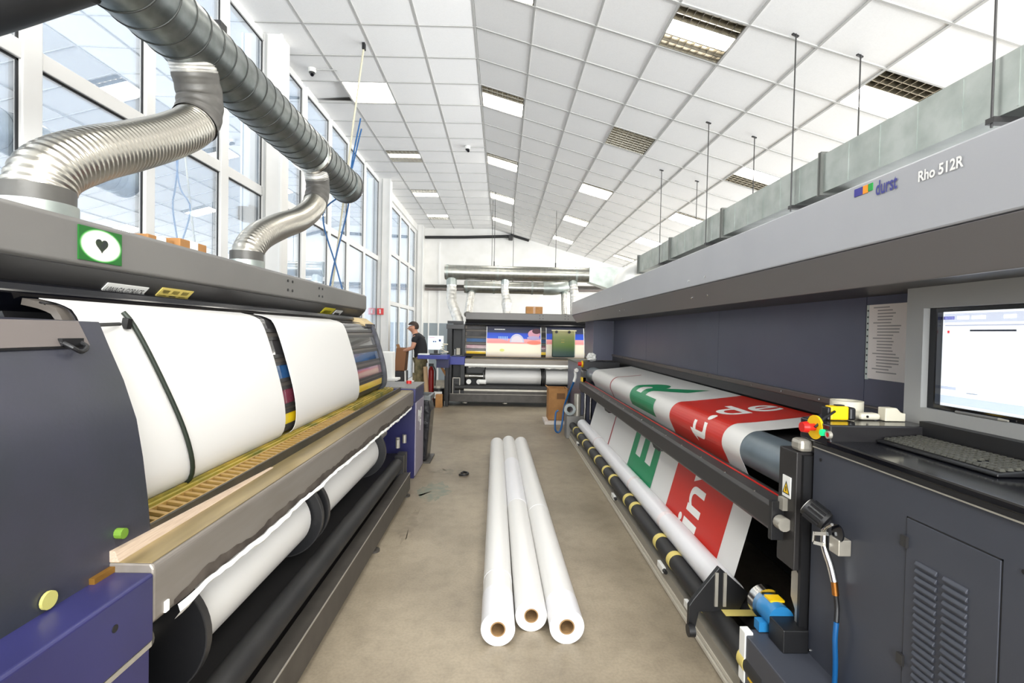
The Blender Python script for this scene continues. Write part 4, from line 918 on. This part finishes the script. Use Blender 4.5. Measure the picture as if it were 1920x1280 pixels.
blob(.335, .52, .125, .17, mat('print_pale_grey', (222, 212, 222), .4), 'printed_dome', a1=PI, parent=prn[0], off=-.0095)
blob(.70, .30, .13, .12, mp2, 'printed_figure', parent=prn[0]); blob(.75, .22, .09, .07, mat('print_maroon', (70, 36, 50), .4), 'printed_figure', parent=prn[0], off=-.0095); blob(.69, .40, .14, .05, mp3, 'printed_figure', parent=prn[0], off=-.0095)
blob(.02, .72, .05, .035, mat('print_lime', (222, 226, 120), .4), 'printed_glow', parent=prn[0])
blob(.70, .52, .15, .05, mat('print_coral', (244, 130, 110), .4), 'printed_glow', parent=prn[0])
for k in range(9): on_drum(-.15 + k * .026, -.132 + k * .026, .175, .197, m_wht, 'print_mark', prn[0], -.008)
for k in range(8): on_drum(1.12 + k * .026, 1.137 + k * .026, .175, .197, mat('dim_white', (150, 150, 152), .5), 'print_mark', prn[1], -.008)
for k in range(6): on_drum(-.06 + k * .035, -.04 + k * .035, .37, .43 + .01 * k, mat('print_sky', (150, 190, 240), .4), 'print_stripe', prn[0], -.008)
# green inspection shield hanging before the second print
sh = thing('green_shield', 'dark green shield hanging before the right print of the far printer', 'shield', (1.32, 10.37, 1.1))
m_sh = print_mat('green_shield_paint', [(0, (20, 44, 52)), (.2, (38, 66, 50)), (.42, (74, 100, 34)), (.7, (110, 120, 66)), (.9, (150, 146, 100)), (1, (196, 190, 140))])
nt = m_sh.node_tree; nt.nodes['Map Range'].inputs['From Min'].default_value = -.08; nt.nodes['Map Range'].inputs['From Max'].default_value = .55
MB().box(1.075, 1.56, 10.34, 10.40, 1.04, 1.60).build('shield_plate', m_sh, sh, bevel=.02)
MB().box(1.06, 1.58, 10.33, 10.36, 1.59, 1.615).build('shield_top', mat('cream_rim', (206, 200, 160), .4), sh)
for x in (1.16, 1.43): MB().cyl((x, 10.33, 1.572), (x, 10.34, 1.572), .03, 16).build('shield_clip', m_black, sh)
for z in (1.40, 1.35): MB().box(1.26, 1.33, 10.336, 10.34, z, z + .012).build('shield_mark', m_ylw, sh)
# left end cabinet of the far machine
B(MB().box(-1.05, -.75, .90, 1.4, .79, .955), 'blue_end_box', m_blue2, bevel=.005)
B(MB().box(-1.16, -.78, 1.10, 1.7, 1.53, 1.63), 'cabinet_cap', m_coverdk, bevel=.005)
B(MB().box(-1.14, -1.04, 1.10, 1.7, .96, 1.53), 'cabinet_side', m_black); B(MB().box(-.82, -.77, 1.12, 1.7, .96, 1.53), 'cabinet_side', m_black); B(MB().box(-1.04, -.82, 1.45, 1.7, .96, 1.53), 'cabinet_back', m_black)
B(MB().box(-.96, -.88, 1.3, 1.4, .98, 1.12), 'control_box', m_beige); B(MB().box(-1.0, -.985, 1.3, 1.32, .97, 1.10), 'white_tube', m_wht)
B(MB().box(-1.14, -.80, 1.1, 1.13, 1.64, 1.70), 'cap_rail', m_black)
B(MB().box(-1.16, -1.02, .92, 1.5, .03, .80), 'frame_leg', m_black); B(MB().box(-.83, -.75, .92, 1.4, .03, .80), 'frame_leg', m_black); B(MB().box(-1.02, -.83, 1.3, 1.4, .05, .80), 'frame_back', m_black)
B(MB().box(-.995, -.98, .9, .92, .12, .52).box(-.85, -.835, .9, .92, .12, .52).box(-.995, -.835, .9, .92, .51, .525).box(-.995, -.835, .9, .92, .11, .125), 'rack_frame', m_alu)
B(MB().box(-.98, -.85, .93, 1.1, .125, .51), 'rack_unit', m_coverdk)
for z in (.2, .26, .32, .38, .44): B(MB().box(-.965, -.865, .925, .932, z, z + .02), 'rack_slot', m_black)
B(MB().box(-.75, 2.6, .84, .90, .26, .30), 'lower_edge', m_alu); B(MB().box(-.75, 2.7, .86, 1.0, .03, .27), 'lower_beam', m_rail)
B(MB().cyl((-.745, .895, .79), (2.6, .895, .79), .03, 14), 'white_tube', m_wht, smooth=40)
for x in (-.66, -.45): B(MB().cyl((x, .93, .44), (x, .98, .44), .05, 20), 'roll_end', m_wht)
B(MB().cyl((-.44, .95, .44), (-.3, .95, .44), .05, 20), 'small_roll', m_wht); B(MB().cyl((-.66, .95, .56), (-.36, .95, .56), .02, 12), 'steel_tube', m_chrome, smooth=40)
B(MB().box(-.7, -.34, .98, 1.0, .62, .76), 'dark_plate', m_black)
for x in (-.73, .1, 1.1, 1.72): B(MB().cyl((x, .9, .0), (x, .9, .16), .02, 10).cyl((x, .9, 0), (x, .9, .02), .05, 14), 'machine_foot', m_alu)
# desk on the far machine with monitor
d = thing('blue_desk', 'blue steel desk at the left end of the far printer', 'desk', (-1.35, 10.1, 0))
MB().box(-1.64, -1.05, 9.7, 10.2, .985, 1.06).build('desk_top', m_blue2, d, bevel=.006)
MB().box(-1.3, -1.05, 9.95, 10.35, .80, .985).build('desk_bracket', m_blue, d); MB().bar((-1.32, 10.1, .98), (-1.1, 10.15, .60), .05, .05).build('desk_strut', m_carton, d); MB().box(-1.12, -1.06, 10.0, 10.2, .02, .8).build('leg', m_black, d)
d = thing('desk_monitor', 'white desktop monitor with a lit screen on the blue desk', 'monitor', (-1.33, 10.15, 1.06))
MB().box(-1.51, -1.185, 10.12, 10.17, 1.15, 1.445).build('monitor_case', m_wht, d, bevel=.006); MB().box(-1.495, -1.20, 10.115, 10.122, 1.165, 1.43).build('screen', mat('pale_screen', (206, 222, 240), .3, emit=.7), d)
for q in ((-1.40, -1.37, 1.31, 1.335), (-1.36, -1.33, 1.31, 1.335), (-1.28, -1.235, 1.325, 1.37)): MB().box(q[0], q[1], 10.112, 10.116, q[2], q[3]).build('screen_window', mat('dark_blue_pixels', (30, 50, 110), .3), d)
MB().box(-1.48, -1.36, 10.112, 10.116, 1.40, 1.41).build('screen_window', mat('pink_pixels', (230, 150, 160), .3), d)
MB().box(-1.38, -1.30, 10.14, 10.18, 1.07, 1.16).build('stand', m_black, d); MB().box(-1.43, -1.25, 10.08, 10.24, 1.06, 1.072).build('foot', m_black, d)
d = thing('paper_stack', 'loose white papers on the left edge of the blue desk', 'paper', (-1.58, 10.0, 1.06)); MB().box(-1.64, -1.43, 9.75, 9.95, 1.061, 1.085).build('sheets', m_wht, d, bevel=.003)
d = thing('desk_keyboard', 'dark keyboard in front of the desktop monitor', 'keyboard', (-1.33, 9.95, 1.06)); MB().box(-1.44, -1.22, 9.9, 10.02, 1.061, 1.085).build('keys', m_black, d, bevel=.004)
d = thing('cable_bundle', 'tangle of pale cables beside the desktop monitor', 'cable', (-1.14, 10.1, 1.06)); rn = random.Random(8)
MB().tube(smooth_path([(-1.17 + rn.uniform(-.06, .09), 10.08 + rn.uniform(-.05, .05), 1.08 + k * .012) for k in range(18)], 120), .011, 8).build('cable', m_beige, d, 60)
# box on top of the far machine and things under the desk
d = thing('carton', 'tall cardboard box standing on top of the far printer', 'box', (.72, 11, 1.96)); MB().box(.535, .90, 10.85, 11.1, 1.96, 2.12).build('carton_body', m_carton, d, bevel=.004); MB().box(.69, .74, 10.848, 11.102, 1.962, 2.1215).build('packing_tape', mat('brown_tape', (156, 112, 66), .3), d)
d = thing('fire_extinguisher', 'red fire extinguisher on the floor below the blue desk', 'extinguisher', (-1.45, 10.3, 0)); MB().cyl((-1.45, 10.3, .02), (-1.45, 10.3, .72), .06, 20).cyl((-1.45, 10.3, .72), (-1.45, 10.3, .80), .06, 20, .025).build('tank', mat('dark_red_tank', (136, 24, 22), .35), d, 40); MB().box(-1.50, -1.40, 10.28, 10.32, .80, .86).build('valve', m_black, d); MB().tube(smooth_path([(-1.42, 10.3, .82), (-1.36, 10.27, .7), (-1.36, 10.25, .4)], 10), .014, 8).build('hose', m_black, d, 60)
d = thing('cardboard_tube', 'pale cardboard tube leaning beside the fire extinguisher', 'tube', (-1.56, 10.2, 0)); MB().ring((-1.50, 10.15, .015), (-1.56, 10.2, .80), .045, .035, 20).build('tube', mat('pale_core', (206, 172, 132), .7), d, 40)
d = thing('paint_tin', 'black tin with a white label on the floor below the blue desk', 'tin', (-1.27, 10.2, 0)); MB().cyl((-1.27, 10.2, .0), (-1.27, 10.2, .36), .11, 24).build('can', m_black, d, 40); MB().box(-1.35, -1.19, 10.08, 10.10, .16, .30).build('tin_label', m_wht, d); MB().cyl((-1.27, 10.2, .36), (-1.27, 10.2, .40), .05, 16).build('lid', m_beige, d, 40)
d = thing('carton', 'small brown carton on the floor beside the far printer leg', 'box', (-1.24, 9.98, 0)); MB().box(-1.30, -1.17, 9.9, 10.05, 0, .26).build('carton_body', m_carton, d, bevel=.004)
# tall box and bin in the aisle
d = thing('open_carton', 'tall open brown carton on a white pallet by the right printer', 'box', (1.02, 8.6, .05))
g = MB(); 
for q in ((.83, 1.15, 8.38, 8.39), (.83, 1.15, 8.72, 8.73), (.83, .84, 8.39, 8.72), (1.14, 1.15, 8.39, 8.72)): g.box(*q, .06, .60)
g.box(.83, 1.15, 8.38, 8.73, .055, .065).build('carton_body', m_carton, d)
MB().bar((.83, 8.55, .60), (.80, 8.55, .62), .33, .008).bar((1.15, 8.55, .60), (1.185, 8.55, .575), .33, .008).build('flap', m_carton, d)
MB().box(.97, 1.11, 8.375, 8.381, .42, .52).build('print_mark', mat('brown_print', (120, 84, 50), .8), d)
d = thing('pallet_board', 'white board under the open brown carton', 'board', (1.0, 8.5, 0)); MB().box(.76, 1.17, 8.25, 8.75, 0, .05).build('board', mat('dusty_white', (214, 206, 198), .7), d, bevel=.004)
d = thing('waste_bin', 'black waste bin with a plastic liner behind the blue post', 'bin', (-.95, 5.9, 0))
MB().prism([(-1.02, .02), (-.85, .02), (-.81, .60), (-.84, .735), (-1.03, .735), (-1.06, .6)], 5.75, 6.1).build('liner_bag', mat('black_liner', (30, 30, 33), .25, bump=.6, bscale=18), d, bevel=.02)
g = MB()
for q in ((-1.05, -.81, 5.74, 5.77), (-1.05, -.81, 6.08, 6.11), (-1.05, -1.02, 5.77, 6.08), (-.84, -.81, 5.77, 6.08)): g.box(*q, .735, .785)
g.build('bin_rim', mat('grey_bin_rim', (96, 100, 100), .4), d); MB().box(-1.0, -.80, 5.72, 6.12, .0, .02).build('bin_base', m_rail, d)
d = thing('white_container', 'tall white plastic container behind the left printer end plate', 'container', (-1.75, 7.4, 0)); MB().box(-1.78, -1.60, 7.3, 7.5, 0, 1.22).build('container_body', m_wht, d, bevel=.015); MB().box(-1.80, -1.52, 7.25, 7.5, .80, .83).build('container_shelf', m_wht, d)
# vinyl rolls on the floor
def floor_roll(label, ye, yf, xe, xf, r, wrap):
    t = thing('vinyl_roll', label, 'vinyl roll', (xe, ye, 0), 'vinyl rolls on the floor')
    p, q = Vector((xe, ye, r)), Vector((xf, yf, r)); d = (q - p).normalized()
    MB().ring(p, q, r, r * .44, 56).build('vinyl', m_paper, t, 40)
    MB().ring(p - d * .002, q + d * .002, r * .45, r * .38, 40).build('cardboard_core', m_core, t, 40)
    MB().ring(p + d * .0, p + d * .004, r * .40, 0.0005, 32).build('core_shadow', m_core, t) if False else None
    for w in wrap:
        MB().ring(p + d * w[0], p + d * w[1], r + .0012, r - .001, 56).build('wrap_edge', m_paper2, t, 40)
    return t
floor_roll('leftmost of three white vinyl rolls lying on the aisle floor', 2.40, 6.42, .012, -.03, .0835, [(.0, .28), (.45, .452)])
floor_roll('middle one of three white vinyl rolls lying on the aisle floor', 2.52, 6.55, .184, .125, .0825, [(1.55, 2.9)])
floor_roll('rightmost of three white vinyl rolls lying on the aisle floor', 2.42, 6.46, .356, .285, .086, [(0, .2), (1.5, 1.502)])
d = thing('rubber_scrap', 'small dark rubber scrap on the aisle floor', 'scrap', (-.38, 5.3, 0))
MB().tube(smooth_path([(-.42, 5.25, .012), (-.36, 5.22, .02), (-.33, 5.3, .015), (-.38, 5.36, .012), (-.40, 5.29, .018)], 24), .012, 8).build('scrap', m_rubber, d, 60)
# ------------------------------------------------------------------ worker packing a box
def skin_body(name, joints, edges, m, parent, levels=2, root=0):
    me = bpy.data.meshes.new(name); b0 = base_of(parent)
    me.from_pydata([tuple(Vector(j[0]) - b0) for j in joints], edges, []); o = bpy.data.objects.new(name, me); C.objects.link(o); o.parent = parent
    me.materials.append(m); md = o.modifiers.new('skin', 'SKIN'); md.use_smooth_shade = True
    sv = me.skin_vertices[0].data
    for i, j in enumerate(joints): sv[i].radius = j[1] if isinstance(j[1], tuple) else (j[1], j[1]); sv[i].use_root = (i == root)
    sd = o.modifiers.new('sub', 'SUBSURF'); sd.levels = levels; sd.render_levels = levels
    return o
PX, PY = -1.735, 10.5
pw = thing('person', 'man in black T-shirt and khaki trousers bending over a tall cardboard box', 'person', (PX, PY, 0))
def P(x, y, z): return (PX + x, PY + y, z)
# body (skin): head, neck, arms, legs as one surface; faces -x
J = [(P(.02, 0, .98), .09), (P(.03, 0, 1.14), .09), (P(-.01, 0, 1.30), .12), (P(-.06, 0, 1.42), .13), (P(-.10, 0, 1.49), .06), (P(-.12, 0, 1.54), .075), (P(-.145, 0, 1.60), .122), (P(-.148, 0, 1.655), .10),
     (P(-.06, -.17, 1.40), .062), (P(-.10, -.23, 1.18), .046), (P(-.28, -.15, 1.115), .034), (P(-.33, -.12, 1.12), .028),
     (P(-.06, .17, 1.40), .062), (P(-.10, .22, 1.18), .046), (P(-.28, .14, 1.14), .034), (P(-.33, .11, 1.14), .028),
     (P(.03, -.10, .90), .095), (P(.0, -.11, .50), .06), (P(.03, -.12, .09), .045), (P(-.10, -.13, .035), .04),
     (P(.03, .10, .90), .095), (P(.03, .11, .50), .06), (P(.07, .12, .09), .045), (P(-.06, .13, .035), .04)]
ED = [(0, 1), (1, 2), (2, 3), (3, 4), (4, 5), (5, 6), (6, 7), (3, 8), (8, 9), (9, 10), (10, 11), (3, 12), (12, 13), (13, 14), (14, 15), (0, 16), (16, 17), (17, 18), (18, 19), (0, 20), (20, 21), (21, 22), (22, 23)]
skin_body('body', J, ED, m_skin, pw)
for sgn, (hx, hy, hz) in ((-1, (-.33, -.12, 1.12)), (1, (-.33, .11, 1.14))):
    JJ = [(P(hx, hy, hz), .022), (P(hx - .05, hy, hz - .012), (.026, .014))]; EE = [(0, 1)]
    for k, L in enumerate((.06, .07, .066, .05)):
        y = hy + (k - 1.5) * .018; i = len(JJ)
        JJ += [(P(hx - .05, y, hz - .012), .0095), (P(hx - .05 - L * .55, y, hz - .02), .0085), (P(hx - .05 - L, y, hz - .04), .0075)]; EE += [(1, i), (i, i + 1), (i + 1, i + 2)]
    i = len(JJ); JJ += [(P(hx - .03, hy - sgn * .03, hz - .02), .010), (P(hx - .06, hy - sgn * .035, hz - .04), .008)]; EE += [(0, i), (i, i + 1)]
    skin_body('hand', JJ, EE, m_skin, pw, 1)
JS = [(P(.025, 0, .93), (.165, .16)), (P(.03, 0, 1.02), (.17, .15)), (P(.03, 0, 1.14), (.17, .155)), (P(-.01, 0, 1.31), (.19, .165)), (P(-.055, 0, 1.42), (.14, .14)), (P(-.085, 0, 1.462), .075), (P(-.06, -.18, 1.40), .082), (P(-.085, -.225, 1.26), .07), (P(-.06, .18, 1.40), .082), (P(-.085, .22, 1.26), .07)]
skin_body('t_shirt', JS, [(0, 1), (1, 2), (2, 3), (3, 4), (4, 5), (4, 6), (6, 7), (4, 8), (8, 9)], m_shirt, pw)
JT = [(P(.025, 0, 1.05), (.15, .145)), (P(.03, -.09, .86), .125), (P(.0, -.11, .50), .09), (P(.03, -.12, .08), .075), (P(.03, .09, .86), .12), (P(.03, .11, .50), .09), (P(.07, .12, .08), .075)]
skin_body('trousers', JT, [(0, 1), (1, 2), (2, 3), (0, 4), (4, 5), (5, 6)], m_camo, pw)
for y, x in ((-.125, 0), (.125, .04)): MB().obox(P(x - .02, y, .05), (1, 0, 0), (0, 1, 0), (0, 0, 1), .14, .05, .05).build('shoe', m_coverdk, pw, bevel=.03)
MB().box(*(PX - .10, PX - .02), PY - .215, PY - .20, .5, .66).build('trouser_pocket', m_camo, pw, bevel=.01)
bm = bmesh.new(); bmesh.ops.create_uvsphere(bm, u_segments=20, v_segments=12, radius=1)
V = [v for v in bm.verts if not (v.co.z < .05 and v.co.x < .1) and v.co.z > -.55]
bmesh.ops.delete(bm, geom=[v for v in bm.verts if v not in V], context='VERTS'); bm.verts.index_update()
hm = MB().add([P(-.135 + v.co.x * .118, v.co.y * .096, 1.625 + v.co.z * .112) for v in bm.verts], [tuple(v.index for v in f.verts) for f in bm.faces]); bm.free()
hm.build('hair', m_hair, pw, 60)
MB().cyl(P(-.235, 0, 1.58), P(-.262, 0, 1.575), .016, 10, .011).build('nose', m_skin, pw, 60)
for y in (-.035, .035):
    MB().cyl(P(-.228, y, 1.612), P(-.236, y, 1.612), .011, 10).build('eye', m_hair, pw); MB().obox(P(-.13, y * 2.7, 1.60), (1, 0, .2), (0, 1, 0), (0, 0, 1), .018, .01, .03).build('ear', m_skin, pw, bevel=.008)
MB().obox(P(-.226, 0, 1.548), (1, 0, 0), (0, 1, 0), (0, 0, 1), .006, .025, .006).build('mouth', mat('lips', (160, 96, 84), .5), pw)
MB().box(PX - .25, PX - .21, PY - .16, PY - .125, 1.095, 1.15).build('wrist_watch', m_black, pw, bevel=.008)
d = thing('carton', 'tall narrow cardboard box held by the man in the black T-shirt', 'box', (-2.1, 10.5, .0))
MB().obox((-2.105, 10.5, .93), (1, 0, .0), (0, 1, 0), (.08, 0, 1), .105, .16, .24).build('carton_body', mat('brown_kraft', (142, 98, 66), .8), d, bevel=.004)
MB().bar((-2.17, 10.5, 1.16), (-2.20, 10.5, 1.24), .3, .006).build('flap', m_carton, d)
d = thing('packing_stand', 'black box standing under the tall carton by the glass door', 'box', (-2.12, 10.5, 0)); MB().box(-2.28, -2.0, 10.32, 10.68, 0, .68).build('stand_body', m_coverdk, d, bevel=.01); MB().bar((-1.97, 10.3, .02), (-1.99, 10.3, .70), .03, .03).build('white_leg', m_wht, d)
